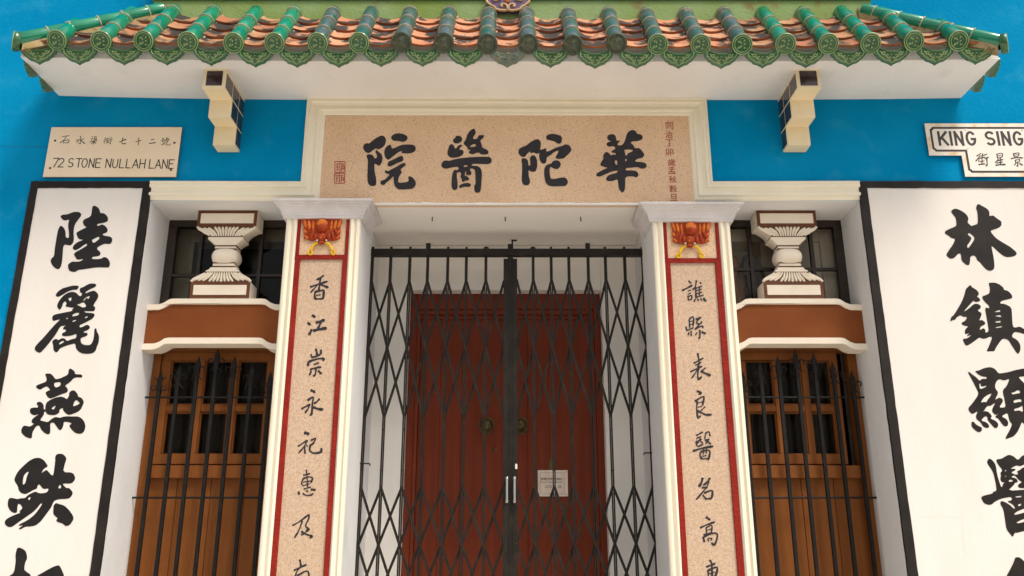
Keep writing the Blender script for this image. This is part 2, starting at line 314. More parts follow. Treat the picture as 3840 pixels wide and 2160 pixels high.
# ------------------------------------------------------------------ brush lettering of the signs (outlines in zoom pixels)
zN1, zN2 = zm(1340, 460, 4.2933), zm(1900, 460, 4.2933)
NAME = [(zN1, [
 ([(90,400),(105,350),(150,325),(190,340),(270,265),(360,215),(400,205),(435,220),(460,260),(460,310),(435,375),(380,415),(330,435),(300,410),(240,455),(190,490),(150,485),(110,450)], []),
 ([(300,430),(340,465),(385,500),(408,560),(400,630),(370,680),(345,697),(310,675),(275,655),(275,740),(285,820),(305,900),(305,985),(285,1015),(240,1022),(195,1010),(165,960),(160,860),(165,740),(170,600),(145,535),(170,508),(220,508),(260,535),(275,575),(300,575),(320,540),(305,500),(288,480)], []),
 ([(540,235),(570,195),(640,168),(720,175),(790,205),(812,235),(800,280),(750,312),(700,300),(640,290),(590,295),(550,265)], []),
 ([(540,350),(555,420),(620,400),(700,360),(790,350),(890,352),(930,375),(943,420),(925,465),(860,493),(780,495),(705,490),(725,455),(680,465),(600,520),(530,580),(495,600),(455,570),(435,520),(432,460),(455,400),(495,365)], []),
 ([(500,630),(560,600),(640,560),(710,530),(735,550),(745,595),(720,625),(650,645),(570,690),(510,710),(480,685)], []),
 ([(740,645),(775,655),(780,685),(740,715),(690,755),(720,795),(680,850),(660,910),(655,960),(700,968),(800,955),(830,935),(818,870),(850,860),(900,890),(940,945),(942,990),(920,1040),(870,1068),(760,1075),(670,1075),(625,1050),(590,990),(583,900),(585,855),(530,915),(460,970),(440,1000),(400,1003),(370,985),(375,945),(400,925),(430,925),(500,860),(520,830),(450,815),(440,770),(465,765),(490,785),(560,745),(640,705),(700,665)], [])]),
 (zN1, [
 ([(1585,212),(1650,208),(1685,240),(1690,275),(1670,310),(1620,335),(1570,335),(1540,305),(1540,270),(1580,240)], []),
 ([(1515,340),(1550,360),(1575,420),(1600,410),(1620,370),(1670,352),(1695,370),(1650,405),(1645,435),(1690,435),(1715,470),(1700,515),(1640,550),(1570,565),(1510,565),(1460,535),(1447,480),(1465,420),(1480,365)], []),
 ([(1875,90),(1900,120),(1905,180),(1860,235),(1870,265),(1930,260),(1950,205),(2000,198),(2040,200),(2035,240),(1975,290),(2000,340),(2010,400),(2080,430),(2115,465),(2105,505),(2060,515),(1995,512),(1955,480),(1920,485),(1860,512),(1800,495),(1790,470),(1830,440),(1780,435),(1770,395),(1715,350),(1712,320),(1750,265),(1770,190),(1810,130)], [[(1810,385),(1850,350),(1900,345),(1915,375),(1880,385),(1830,395)]]),
 ([(1350,670),(1375,625),(1420,605),(1480,615),(1600,580),(1750,562),(1900,550),(2050,548),(2130,550),(2165,590),(2160,640),(2120,668),(2000,665),(1880,660),(1840,670),(1840,695),(1930,695),(1975,720),(2005,780),(2005,880),(1995,1000),(1985,1100),(1960,1128),(1910,1130),(1885,1100),(1880,1010),(1905,990),(1900,850),(1895,765),(1860,740),(1820,735),(1815,765),(1840,800),(1835,835),(1790,850),(1765,835),(1760,860),(1790,885),(1805,910),(1790,930),(1735,935),(1715,955),(1685,950),(1675,890),(1655,885),(1675,820),(1650,795),(1605,800),(1600,870),(1615,960),(1615,1040),(1600,1075),(1565,1088),(1525,1065),(1513,1000),(1520,900),(1535,800),(1565,755),(1610,765),(1635,745),(1620,705),(1500,725),(1430,742),(1385,735),(1355,705)], [[(1710,690),(1770,680),(1775,705),(1720,715)], [(1735,790),(1750,785),(1755,860),(1730,860)]]),
 ([(1640,1055),(1640,1020),(1670,990),(1740,970),(1800,970),(1830,995),(1825,1025),(1790,1035),(1720,1030),(1680,1045)], [])]),
 (zN2, [
 ([(185,465),(205,415),(255,390),(320,365),(400,300),(480,265),(520,270),(550,310),(552,370),(535,440),(580,430),(630,402),(640,470),(700,450),(790,400),(880,380),(955,343),(1010,365),(1040,410),(1040,455),(1000,500),(920,578),(840,585),(775,572),(830,480),(835,445),(770,470),(700,525),(645,560),(640,620),(625,655),(585,663),(545,635),(525,570),(520,520),(530,485),(480,505),(440,478),(385,495),(375,460),(330,500),(300,545),(260,557),(215,530),(190,495)], []),
 ([(640,205),(700,180),(780,182),(890,215),(888,310),(865,335),(825,342),(770,300),(700,285),(635,268)], []),
 ([(235,590),(260,570),(310,575),(345,610),(352,690),(380,695),(380,620),(370,570),(395,535),(440,520),(475,555),(495,630),(490,720),(470,780),(430,795),(385,785),(352,755),(355,860),(375,920),(375,970),(350,1005),(300,1010),(258,990),(240,930),(248,800),(248,650)], []),
 ([(720,660),(740,620),(800,602),(850,620),(875,665),(860,710),(820,750),(760,740),(700,705),(690,770),(700,860),(715,908),(800,900),(890,880),(950,885),(985,930),(985,975),(945,1020),(870,1022),(780,1028),(690,1022),(635,980),(610,900),(602,800),(610,720),(650,675)], [])]),
 (zN2, [
 ([(1610,235),(1645,190),(1720,183),(1760,220),(1765,290),(1840,287),(1775,345),(1810,370),(1870,355),(1905,290),(1925,210),(1950,150),(2020,112),(2080,135),(2100,180),(2160,185),(2195,230),(2180,270),(2110,298),(2030,300),(1992,320),(2040,360),(2065,415),(2130,405),(2180,450),(2222,520),(2190,565),(2110,580),(2070,610),(2075,630),(2160,632),(2230,645),(2262,690),(2230,735),(2165,745),(2115,715),(2000,725),(1920,730),(1915,770),(2000,765),(2090,778),(2122,820),(2120,865),(2085,883),(2030,862),(1910,868),(1910,980),(1905,1080),(1870,1130),(1840,1110),(1805,1070),(1795,980),(1785,910),(1720,935),(1650,945),(1605,930),(1600,890),(1640,845),(1720,820),(1785,805),(1785,768),(1680,790),(1570,840),(1500,870),(1445,862),(1445,820),(1490,790),(1570,750),(1630,725),(1560,712),(1500,680),(1530,620),(1560,580),(1550,520),(1600,465),(1640,485),(1680,530),(1710,510),(1760,520),(1750,490),(1690,480),(1690,455),(1745,425),(1750,405),(1715,375),(1650,390),(1610,365),(1610,325),(1650,308),(1695,300),(1640,285)],
  [[(1890,440),(1950,430),(2035,440),(2020,465),(1945,495),(1935,530),(1915,530),(1905,480)], [(1910,580),(1935,590),(1930,620),(1910,620)], [(1735,615),(1780,605),(1782,680),(1755,675)]])])]
zL1, zL2, zL3, zL4, zL5 = zm(120, 740, 4.5278), zm(100, 1040, 4.5278), zm(40, 1360, 4.83), zm(0, 1680, 4.5294), zm(0, 2020, 8.587)
LEFT = [(zL1, [
 ([(480,325),(510,295),(600,290),(700,248),(790,245),(830,270),(838,305),(800,360),(745,430),(715,500),(705,590),(712,700),(700,770),(655,818),(610,812),(550,800),(528,850),(522,960),(510,1100),(490,1180),(455,1222),(400,1210),(340,1150),(312,1080),(330,1035),(375,1000),(385,880),(410,720),(435,580),(460,510),(490,475),(545,520),(570,590),(572,680),(625,695),(628,600),(612,490),(620,420),(635,378),(550,395),(510,370)], []),
 ([(1025,155),(1060,138),(1120,170),(1150,215),(1160,270),(1210,265),(1250,290),(1290,340),(1290,405),(1230,430),(1100,455),(1115,490),(1190,458),(1240,480),(1288,545),(1275,595),(1190,625),(1220,650),(1340,668),(1365,710),(1355,760),(1325,795),(1230,785),(1150,825),(1105,855),(1110,890),(1150,915),(1165,965),(1140,995),(1020,1012),(1018,1050),(1170,1045),(1220,1010),(1280,1030),(1320,1090),(1325,1150),(1300,1195),(1200,1188),(1080,1190),(900,1218),(775,1235),(750,1262),(690,1268),(625,1240),(605,1150),(640,1115),(690,1088),(740,1095),(820,1085),(870,1055),(850,1045),(800,1062),(755,1050),(730,1000),(708,965),(740,930),(850,870),(938,815),(930,785),(880,810),(800,870),(740,898),(700,885),(690,850),(720,800),(780,755),(880,720),(800,712),(770,670),(750,605),(790,575),(870,535),(930,505),(880,480),(860,410),(890,370),(1000,325),(1015,230)], [[(1010,725),(1080,690),(1130,665),(1152,695),(1100,740),(1045,780)]])]),
 (zL2, [
 ([(490,300),(520,250),(600,190),(700,160),(790,138),(880,142),(885,165),(860,210),(780,212),(700,240),(620,290),(550,330),(510,328)], []),
 ([(900,185),(960,165),(1020,130),(1080,103),(1170,108),(1185,140),(1150,170),(1080,200),(1000,250),(1000,275),(1080,240),(1145,222),(1200,265),(1220,310),(1200,370),(1150,440),(1130,490),(1160,495),(1162,550),(1140,575),(1050,575),(970,575),(1000,600),(1100,605),(1145,615),(1155,650),(1120,700),(1040,745),(960,785),(900,810),(900,855),(960,838),(1010,805),(1060,815),(1078,855),(1040,895),(965,920),(970,940),(1020,940),(1040,970),(1010,1000),(920,1028),(915,1070),(925,1115),(970,1145),(1040,1152),(1090,1140),(1125,1080),(1145,990),(1150,870),(1185,865),(1190,920),(1215,960),(1230,1015),(1222,1110),(1190,1180),(1175,1240),(1130,1285),(1050,1300),(950,1295),(880,1260),(835,1200),(825,1120),(740,1140),(640,1170),(560,1210),(535,1255),(500,1278),(455,1240),(450,1150),(430,1085),(480,1045),(520,1050),(530,1070),(600,1030),(650,1040),(680,1085),(760,1050),(840,1035),(848,955),(760,990),(640,1003),(600,985),(600,950),(665,920),(665,885),(615,880),(620,850),(670,810),(630,822),(570,830),(500,960),(400,1090),(320,1190),(240,1275),(210,1282),(150,1250),(133,1200),(170,1140),(280,1030),(400,890),(500,780),(575,710),(520,722),(455,742),(432,710),(440,655),(480,630),(600,605),(780,570),(770,545),(808,515),(730,510),(650,490),(680,450),(660,402),(620,430),(600,500),(565,555),(530,525),(515,480),(540,410),(620,310),(700,260),(780,242),(840,260),(880,305),(920,325),(945,270),(905,255)],
  [[(700,360),(760,335),(760,375),(740,412)], [(955,395),(1010,335),(1080,312),(1045,375),(1020,340),(980,395)], [(845,465),(900,450),(950,425),(980,430),(1010,480),(1000,505),(950,515),(890,480)], [(778,635),(830,605),(892,600),(885,640),(775,668)], [(672,695),(700,680),(695,705),(675,715)], [(978,695),(1005,665),(1042,660),(1020,690)], [(778,740),(820,722),(850,730),(780,762)], [(550,1145),(555,1110),(610,1075),(645,1090),(600,1120)]])]),
 (zL3, [
 ([(625,210),(640,195),(725,198),(770,240),(810,300),(880,290),(960,255),(1040,215),(1050,130),(1080,98),(1160,155),(1165,210),(1280,212),(1300,240),(1290,272),(1200,265),(1140,280),(1080,350),(980,420),(1020,450),(1040,500),(1020,540),(900,580),(800,625),(710,652),(665,620),(628,545),(660,515),(720,495),(660,425),(590,455),(540,490),(500,480),(455,445),(470,410),(560,375),(640,345),(655,300)], [[(788,362),(905,348),(905,415),(820,455),(785,415)]]),
 ([(630,780),(650,720),(720,670),(820,630),(910,612),(970,630),(1020,665),(1060,595),(1058,540),(1110,500),(1160,505),(1215,570),(1220,615),(1290,640),(1330,715),(1300,780),(1270,850),(1190,905),(1060,950),(1000,920),(950,865),(945,815),(880,850),(885,905),(800,952),(690,945),(650,920),(635,885),(605,885),(605,920),(590,960),(535,1030),(545,1050),(600,1060),(670,1080),(740,1020),(810,980),(890,1000),(950,980),(1020,970),(1120,975),(1220,972),(1290,1010),(1340,1080),(1355,1160),(1335,1240),(1280,1290),(1180,1280),(1110,1220),(1055,1140),(1110,1100),(1050,1075),(960,1068),(955,1140),(920,1215),(880,1222),(840,1170),(780,1080),(715,1095),(718,1200),(715,1280),(680,1300),(620,1280),(550,1210),(520,1135),(460,1150),(430,1200),(390,1270),(385,1360),(360,1375),(270,1345),(200,1280),(188,1215),(230,1140),(290,1145),(345,1160),(430,1105),(380,1090),(380,1035),(430,985),(520,930),(430,955),(370,930),(345,885),(355,830),(410,812),(490,815),(500,785),(465,745),(490,710),(545,708),(595,755),(600,850),(628,848)],
  [[(735,825),(820,768),(790,840),(760,850)], [(1125,795),(1150,710),(1190,670),(1260,735),(1200,770)]])]),
 (zL4, [
 ([(240,550),(260,480),(310,390),(400,300),(490,220),(580,172),(670,165),(740,200),(800,280),(812,315),(750,345),(700,430),(740,400),(790,370),(830,410),(870,460),(905,465),(925,330),(940,200),(935,150),(970,98),(1060,98),(1110,140),(1130,190),(1100,270),(1070,410),(1235,415),(1280,500),(1265,555),(1210,605),(1100,602),(1060,610),(1120,680),(1180,680),(1245,765),(1190,850),(1120,865),(1010,868),(930,890),(900,930),(870,1010),(780,1130),(690,1250),(600,1320),(500,1335),(430,1335),(350,1385),(310,1370),(400,1310),(320,1325),(320,1300),(480,1220),(590,1130),(680,1010),(720,945),(690,940),(640,1010),(560,1090),(430,1180),(300,1270),(200,1345),(130,1340),(80,1290),(85,1230),(150,1180),(260,1130),(350,1100),(325,1080),(385,1020),(350,960),(310,945),(295,1000),(290,1100),(230,1105),(165,1060),(128,975),(140,870),(180,842),(260,860),(300,870),(340,855),(430,850),(470,800),(600,735),(650,765),(700,770),(800,755),(832,685),(740,700),(700,660),(670,615),(640,630),(630,690),(560,715),(480,765),(420,785),(350,760),(315,710),(305,650)],
  [[(385,630),(390,550),(400,480),(440,420),(495,395),(455,480),(430,600)], [(990,690),(1000,640),(1030,620),(1040,680)], [(470,855),(525,825),(500,895)]]),
 ([(910,975),(950,932),(1000,950),(1090,975),(1170,1050),(1240,1150),(1250,1210),(1200,1290),(1160,1320),(1110,1325),(1070,1285),(960,1250),(955,1220),(985,1195),(905,1130),(905,1040)], [])]),
 (zL5, [
 ([(290,1200),(400,1140),(460,1040),(490,850),(505,680),(495,540),(530,360),(560,295),(640,290),(720,325),(800,370),(850,460),(880,640),(820,740),(785,900),(780,995),(850,1070),(940,1120),(990,1180),(1000,1260),(860,1300),(700,1700),(520,1700),(480,1300),(320,1290)], []),
 ([(1160,1210),(1400,1080),(1600,960),(1800,870),(1900,858),(1950,920),(2010,1050),(2060,1180),(2070,1350),(1900,1700),(1300,1700),(1180,1400)], [])])]
zR1, zR2, zR3, zR4 = zm(3500, 740, 4.83), zm(3520, 1040, 4.83), zm(3580, 1360, 4.83), zm(3640, 1680, 3.02)
RIGHT = [(zR1, [
 ([(318,245),(380,205),(440,210),(540,260),(610,320),(638,380),(620,460),(660,490),(685,520),(750,500),(805,480),(808,360),(795,250),(772,195),(795,125),(830,122),(890,160),(970,200),(1018,260),(1015,345),(1080,322),(1150,380),(1235,435),(1235,510),(1190,550),(1110,580),(1030,605),(1080,680),(1150,750),(1280,830),(1400,900),(1510,995),(1505,1045),(1440,1075),(1310,1085),(1200,1010),(1100,910),(1050,875),(1075,1000),(1100,1130),(1110,1260),(1090,1310),(1030,1335),(960,1310),(900,1245),(850,1180),(790,1135),(780,1090),(740,1050),(670,1070),(665,1170),(650,1228),(600,1225),(510,1150),(500,1020),(450,1018),(380,1100),(310,1115),(260,1080),(232,1040),(280,960),(360,850),(400,750),(330,740),(270,690),(215,660),(208,620),(260,585),(410,525),(420,470),(405,370),(340,290)], [[(618,670),(650,640),(740,715),(745,760),(690,850),(625,930),(610,870),(660,810),(700,735)]])]),
 (zR2, [
 ([(210,780),(230,715),(270,690),(340,580),(420,440),(470,310),(490,215),(540,165),(575,135),(605,180),(680,220),(728,275),(725,320),(690,345),(740,380),(760,420),(700,448),(645,440),(635,415),(540,520),(445,630),(540,570),(640,480),(710,478),(765,515),(760,560),(700,600),(770,640),(780,670),(755,740),(730,780),(790,770),(850,825),(830,860),(760,890),(740,960),(815,915),(850,960),(845,1005),(910,980),(890,850),(860,680),(842,570),(860,545),(920,565),(910,510),(850,460),(790,380),(795,340),(860,320),(920,290),(930,200),(905,110),(930,95),(1020,95),(1110,130),(1180,195),(1180,225),(1260,245),(1330,320),(1335,380),(1240,400),(1130,430),(1110,475),(1200,480),(1320,545),(1330,700),(1335,820),(1350,900),(1390,910),(1470,890),(1546,935),(1640,960),(1640,1030),(1546,1025),(1470,1000),(1370,985),(1330,1050),(1335,1085),(1420,1130),(1470,1200),(1485,1270),(1475,1340),(1440,1392),(1400,1350),(1310,1210),(1260,1130),(1160,1105),(1100,1180),(1040,1270),(1010,1340),(940,1338),(865,1342),(910,1250),(975,1080),(920,1075),(860,1105),(800,1115),(740,1085),(680,1130),(600,1190),(520,1238),(480,1225),(430,1115),(520,1105),(600,1040),(500,1070),(560,1005),(490,1035),(470,990),(490,930),(545,890),(440,870),(405,825),(480,790),(520,715),(450,718),(395,685),(330,720),(300,770),(250,775),(225,798)],
  [[(1000,630),(1110,585),(1118,625),(1040,628)], [(1015,700),(1120,680),(1140,722),(1060,710)], [(1025,800),(1130,785),(1120,818),(1030,820)], [(1025,905),(1150,880),(1155,900),(1040,920)]])]),
 (zR3, [
 ([(240,175),(255,160),(330,220),(400,270),(450,330),(500,290),(575,295),(585,260),(500,250),(430,215),(362,155),(440,140),(540,95),(650,78),(730,110),(795,195),(870,190),(1000,165),(1090,135),(1250,105),(1440,80),(1520,120),(1500,190),(1400,220),(1390,420),(1420,560),(1400,900),(1390,1010),(1480,1130),(1540,1260),(1500,1330),(1420,1290),(1330,1170),(1256,1110),(1215,1075),(1190,1150),(1130,1270),(1060,1340),(1000,1360),(915,1390),(940,1320),(1000,1220),(1045,1110),(1000,1070),(980,1000),(960,905),(840,970),(940,1020),(972,1080),(965,1140),(920,1160),(870,1130),(790,1010),(725,985),(800,920),(740,955),(665,870),(745,715),(650,785),(590,780),(510,905),(545,870),(620,895),(680,970),(645,1010),(740,1050),(795,1110),(780,1170),(735,1192),(680,1140),(590,1030),(600,1000),(565,960),(470,1045),(580,1080),(635,1150),(600,1190),(520,1165),(470,1080),(400,1030),(382,970),(425,870),(320,938),(260,880),(245,820),(320,740),(440,570),(400,480),(330,340)],
  [[(730,420),(750,350),(800,295),(900,325),(1000,285),(940,430),(865,500),(900,650),(930,810),(800,815),(880,700),(860,650),(800,630),(755,665),(735,660),(795,545),(740,470)], [(445,380),(475,380),(470,425),(530,430),(580,410),(560,445),(455,485)], [(470,725),(520,640),(600,580),(675,555),(640,620),(585,690),(580,715),(530,710)], [(1020,545),(1080,535),(1140,495),(1185,510),(1185,555),(1120,560),(1050,578)], [(1068,680),(1205,655),(1215,715),(1160,708),(1070,735)], [(1080,835),(1170,815),(1230,770),(1240,900),(1170,860),(1080,880)], [(1155,265),(1200,250),(1330,250),(1330,420),(1256,370)]]),
 ([(303,1110),(310,1070),(340,1065),(390,1120),(440,1150),(490,1170),(497,1220),(470,1255),(420,1258),(360,1215),(310,1160)], [])]),
 (zR4, [
 ([(182,155),(210,115),(250,140),(285,190),(300,300),(330,400),(352,452),(370,400),(388,388),(350,388),(335,350),(345,310),(335,285),(362,250),(320,200),(290,150),(295,128),(350,122),(400,90),(440,75),(490,95),(535,140),(590,80),(680,70),(760,110),(780,200),(830,260),(790,310),(760,340),(800,400),(860,440),(830,485),(960,470),(1010,520),(985,570),(880,565),(770,580),(800,680),(790,900),(760,985),(700,955),(640,930),(604,940),(520,962),(500,958),(478,1012),(440,965),(405,920),(388,800),(370,690),(335,635),(340,605),(365,600),(440,640),(490,690),(505,680),(480,640),(410,605),(470,590),(465,560),(440,555),(340,575),(270,610),(240,640),(200,645),(150,625),(122,575),(125,545),(250,515),(255,495),(295,485),(285,400),(260,290),(235,240),(205,200)],
  [[(380,258),(405,245),(400,265)], [(385,320),(405,312),(402,328)], [(432,385),(435,360),(470,360),(482,378)], [(445,235),(520,195),(560,210),(640,170),(640,210),(580,225),(560,250),(525,260),(540,300),(500,300),(455,275),(505,255),(510,235)], [(455,330),(490,310),(510,320),(545,365),(585,385),(530,420),(550,455),(640,455),(640,470),(420,485),(490,420),(500,395),(540,385),(515,342)], [(500,550),(580,540),(575,555),(520,562)], [(535,640),(575,628),(570,650),(540,660)], [(485,760),(520,720),(610,685),(640,685),(640,720),(560,745)], [(510,850),(560,820),(640,790),(640,825),(560,850)]])]),
 (zR4, [([(400,1460),(450,1370),(490,1290),(505,1238),(550,1235),(600,1275),(640,1320),(700,1500),(640,1600),(430,1600)], [])])]
# brush strokes (width, points) of the two narrow stone couplets
qB1, qB2, qB3 = zm(1040, 1000, 3.15), zm(1020, 1440, 4.025), zm(1000, 1720, 3.293)
qR1, qR2, qR3 = zm(2480, 1000, 3.15), zm(2500, 1440, 4.025), zm(2520, 1760, 3.623)
COUPL = [
 (qB1, [(16,[(545,105),(510,130),(465,155)]),(16,[(390,240),(490,205),(590,175)]),(18,[(510,130),(497,230),(490,285)]),(12,[(480,205),(440,255),(392,305)]),(20,[(515,210),(560,230),(600,245)]),(18,[(450,295),(440,340),(450,385)]),(18,[(455,295),(510,285),(548,285),(540,380)]),(10,[(460,340),(510,330)]),(14,[(450,382),(540,378)])]),
 (qB1, [(24,[(415,575),(445,595)]),(24,[(362,665),(388,685)]),(22,[(405,745),(390,775),(375,805)]),(24,[(460,660),(510,645),(555,630)]),(20,[(512,660),(495,700),(480,735)]),(24,[(430,755),(500,740),(580,725)])]),
 (qB1, [(20,[(455,975),(465,1010),(470,1050)]),(14,[(400,1035),(405,1065),(470,1060)]),(18,[(515,985),(515,1030)]),(14,[(405,1075),(460,1060),(510,1035)]),(22,[(370,1125),(360,1170)]),(18,[(375,1120),(470,1090),(545,1085),(540,1110)]),(14,[(435,1155),(490,1135)]),(16,[(390,1215),(450,1195),(515,1185)]),(16,[(455,1200),(450,1270),(425,1290)]),(16,[(400,1235),(380,1280)]),(18,[(485,1230),(520,1265)])]),
 (qB2, [(30,[(590,95),(620,108),(645,125)]),(22,[(540,245),(620,200),(610,290),(600,440),(575,470)]),(20,[(450,375),(510,340),(575,305)]),(18,[(570,310),(545,370),(500,435)]),(20,[(715,225),(680,265),(635,295)]),(28,[(625,350),(690,375),(765,385)])]),
 (qB2, [(34,[(495,735),(555,755)]),(18,[(395,940),(470,890),(535,850)]),(16,[(535,850),(480,950),(405,1040)]),(20,[(490,940),(500,1050)]),(14,[(520,920),(535,945)]),(18,[(590,850),(660,820),(625,890),(590,920)]),(22,[(585,915),(570,960),(575,1010),(620,1040),(690,1040),(745,1015),(742,970)]),(14,[(600,905),(635,895)])]),
 (qB3, [(14,[(455,205),(535,185)]),(12,[(490,140),(500,240),(505,350)]),(14,[(450,250),(430,300),(440,320)]),(14,[(455,245),(520,225),(565,240),(545,300)]),(10,[(450,290),(540,275)]),(10,[(445,335),(530,310)]),(12,[(460,375),(545,350)]),(20,[(395,410),(400,440)]),(14,[(450,430),(480,450),(540,450),(575,430)]),(14,[(490,395),(510,405)]),(20,[(550,380),(600,385)])]),
 (qB3, [(14,[(320,825),(400,780),(520,690)]),(16,[(520,690),(520,740),(480,830),(520,870),(490,900)]),(14,[(440,770),(400,880),(345,975)]),(12,[(510,850),(470,920),(425,940)]),(18,[(430,900),(490,935),(560,955),(535,975)])]),
 (qB3, [(18,[(410,1250),(425,1330)]),(16,[(340,1380),(420,1340),(490,1310)]),(14,[(420,1335),(370,1400),(350,1480)]),(16,[(380,1445),(480,1390),(520,1420),(515,1600)]),(14,[(400,1490),(400,1600)])])]
COUPR = [
 (qR1, [(16,[(325,170),(350,195)]),(16,[(250,280),(310,250),(365,220)]),(10,[(315,290),(350,275)]),(10,[(315,325),(350,310)]),(12,[(315,345),(320,395)]),(12,[(325,350),(360,340),(355,385)]),(10,[(320,395),(360,385)]),(14,[(415,165),(400,240),(370,270)]),(14,[(405,240),(410,370)]),(14,[(460,185),(470,200)]),(10,[(410,255),(480,230)]),(10,[(410,285),(475,265)]),(10,[(410,320),(480,300)]),(10,[(415,360),(500,335)]),(10,[(450,235),(450,350)]),(14,[(400,385),(390,410)]),(12,[(430,380),(440,400)]),(12,[(465,375),(475,395)]),(20,[(500,375),(525,405)])]),
 (qR1, [(14,[(330,625),(335,720)]),(14,[(335,615),(380,595),(375,700)]),(8,[(340,650),(372,640)]),(8,[(340,685),(372,675)]),(14,[(290,710),(300,750)]),(12,[(300,755),(380,720)]),(12,[(350,760),(355,820)]),(14,[(325,780),(320,805)]),(16,[(410,620),(470,600)]),(14,[(450,610),(415,660),(450,680)]),(12,[(480,650),(400,740)]),(14,[(400,735),(480,700),(490,720)]),(14,[(455,750),(455,835),(440,840)]),(12,[(420,780),(405,805)]),(18,[(480,770),(520,790)])]),
 (qR1, [(16,[(430,1025),(445,1130),(430,1200)]),(14,[(385,1140),(495,1080)]),(12,[(405,1165),(470,1130)]),(14,[(345,1240),(430,1200),(480,1175)]),(12,[(430,1195),(400,1260),(360,1315)]),(16,[(440,1200),(430,1270),(440,1330),(475,1300)]),(12,[(520,1195),(475,1235)]),(20,[(470,1235),(530,1265),(580,1285)])]),
 (qR2, [(24,[(460,110),(520,130),(490,155)]),(20,[(430,260),(490,220),(560,190),(555,260),(540,320)]),(18,[(460,260),(455,400),(470,510)]),(12,[(470,290),(545,265)]),(12,[(480,350),(530,335)]),(18,[(475,515),(510,480)]),(14,[(580,345),(510,410)]),(22,[(460,405),(540,440),(600,465),(675,460)])]),
 (qR2, [(18,[(450,775),(545,725)]),(14,[(475,800),(450,830)]),(12,[(480,810),(520,790)]),(14,[(445,870),(530,830)]),(14,[(510,790),(490,860),(460,900)]),(16,[(510,860),(545,890)]),(16,[(445,870),(465,940),(550,910)]),(16,[(590,740),(640,720),(650,770),(665,780)]),(14,[(590,740),(575,830)]),(14,[(580,850),(640,830),(590,900)]),(18,[(595,850),(665,905)]),(22,[(400,1010),(550,965),(700,940)]),(18,[(510,1030),(505,1080),(530,1130)]),(20,[(520,1020),(640,1000),(650,1060),(630,1145)]),(12,[(560,975),(555,1060)]),(12,[(600,970),(600,1050)]),(12,[(540,1090),(600,1080)]),(14,[(530,1130),(620,1125)])]),
 (qR3, [(24,[(415,120),(400,180),(365,235)]),(20,[(515,120),(480,170),(430,215)]),(16,[(500,160),(470,240),(400,330),(330,410)]),(20,[(410,250),(480,245)]),(20,[(440,320),(545,290),(540,390)]),(16,[(420,350),(460,400)]),(18,[(455,400),(540,395)])]),
 (qR3, [(24,[(465,650),(515,685)]),(18,[(385,795),(480,750),(580,715)]),(14,[(465,790),(470,880)]),(14,[(470,790),(540,760),(535,860)]),(10,[(475,830),(535,810)]),(14,[(430,890),(540,860)]),(20,[(425,920),(440,985)]),(20,[(440,910),(540,870),(615,880),(600,980),(570,1025),(540,1000)]),(12,[(485,945),(500,980)]),(12,[(490,940),(540,935),(530,965)])]),
 (qR3, [(20,[(515,1235),(540,1300),(545,1560)]),(20,[(470,1325),(585,1280)]),(18,[(490,1370),(500,1520)]),(20,[(500,1370),(600,1330),(615,1370),(580,1480)]),(12,[(505,1420),(580,1395)]),(12,[(505,1470),(580,1450)])])]
# single stroke capitals in a unit box, y downwards
_arc = lambda cx, cy, rx, ry, a0, a1, n=9: [(cx + rx * math.cos(R(a0 + (a1 - a0) * i / n)), cy - ry * math.sin(R(a0 + (a1 - a0) * i / n))) for i in range(n + 1)]
CAPS = {'7': [[(0,0),(1,0)],[(1,0),(.3,1)]], '2': [_arc(.5,.27,.48,.27,170,-20) + [(0,1)], [(0,1),(1,1)]],
 'S': [_arc(.5,.26,.46,.26,25,250) + _arc(.5,.74,.46,.24,80,-155)], 'T': [[(0,0),(1,0)],[(.5,0),(.5,1)]], 'O': [_arc(.5,.5,.5,.5,90,450,20)],
 'N': [[(.05,1),(.05,0)],[(.05,0),(.95,1)],[(.95,1),(.95,0)]], 'E': [[(1,0),(.05,0)],[(.05,0),(.05,1)],[(.05,1),(1,1)],[(.05,.47),(.85,.47)]],
 'U': [[(.03,0),(.03,.6)] + _arc(.5,.65,.47,.35,180,360) + [(.97,0)]], 'L': [[(.05,0),(.05,1)],[(.05,1),(1,1)]],
 'A': [[(0,1),(.5,0)],[(.5,0),(1,1)],[(.18,.66),(.82,.66)]], 'H': [[(.05,0),(.05,1)],[(.95,0),(.95,1)],[(.05,.48),(.95,.48)]],
 'K': [[(.08,0),(.08,1)],[(.95,0),(.1,.62)],[(.38,.42),(1,1)]], 'I': [[(.5,0),(.5,1)]],
 'G': [_arc(.5,.5,.48,.5,35,330,16) + [(.97,.55)], [(.97,.55),(.6,.55)]], 'R': [[(.08,1),(.08,0)],[(.08,0),(.5,0)] + _arc(.5,.26,.44,.26,90,-90) + [(.08,.52)],[(.5,.52),(1,1)]]}
def caps_char(mb, ch, x0, x1, zt, zb, Y, t):
    for i, st in enumerate(CAPS[ch]):
        pts = [(x0 + x * (x1 - x0), zt + y * (zb - zt)) for x, y in st]
        if len(pts) == 2:                                  # extend the square ends by half the stroke
            (a, b), (c, d) = pts; L = math.hypot(c - a, d - b); e = t * .45 / L
            pts = [(a - (c - a) * e, b - (d - b) * e), (c + (c - a) * e, d + (d - b) * e)]
        brush_char([(t, pts)], lambda x, z, k, i=i: Vector((x, Y - .00012 * i, z)), taper=False, curve=False, mb=mb)

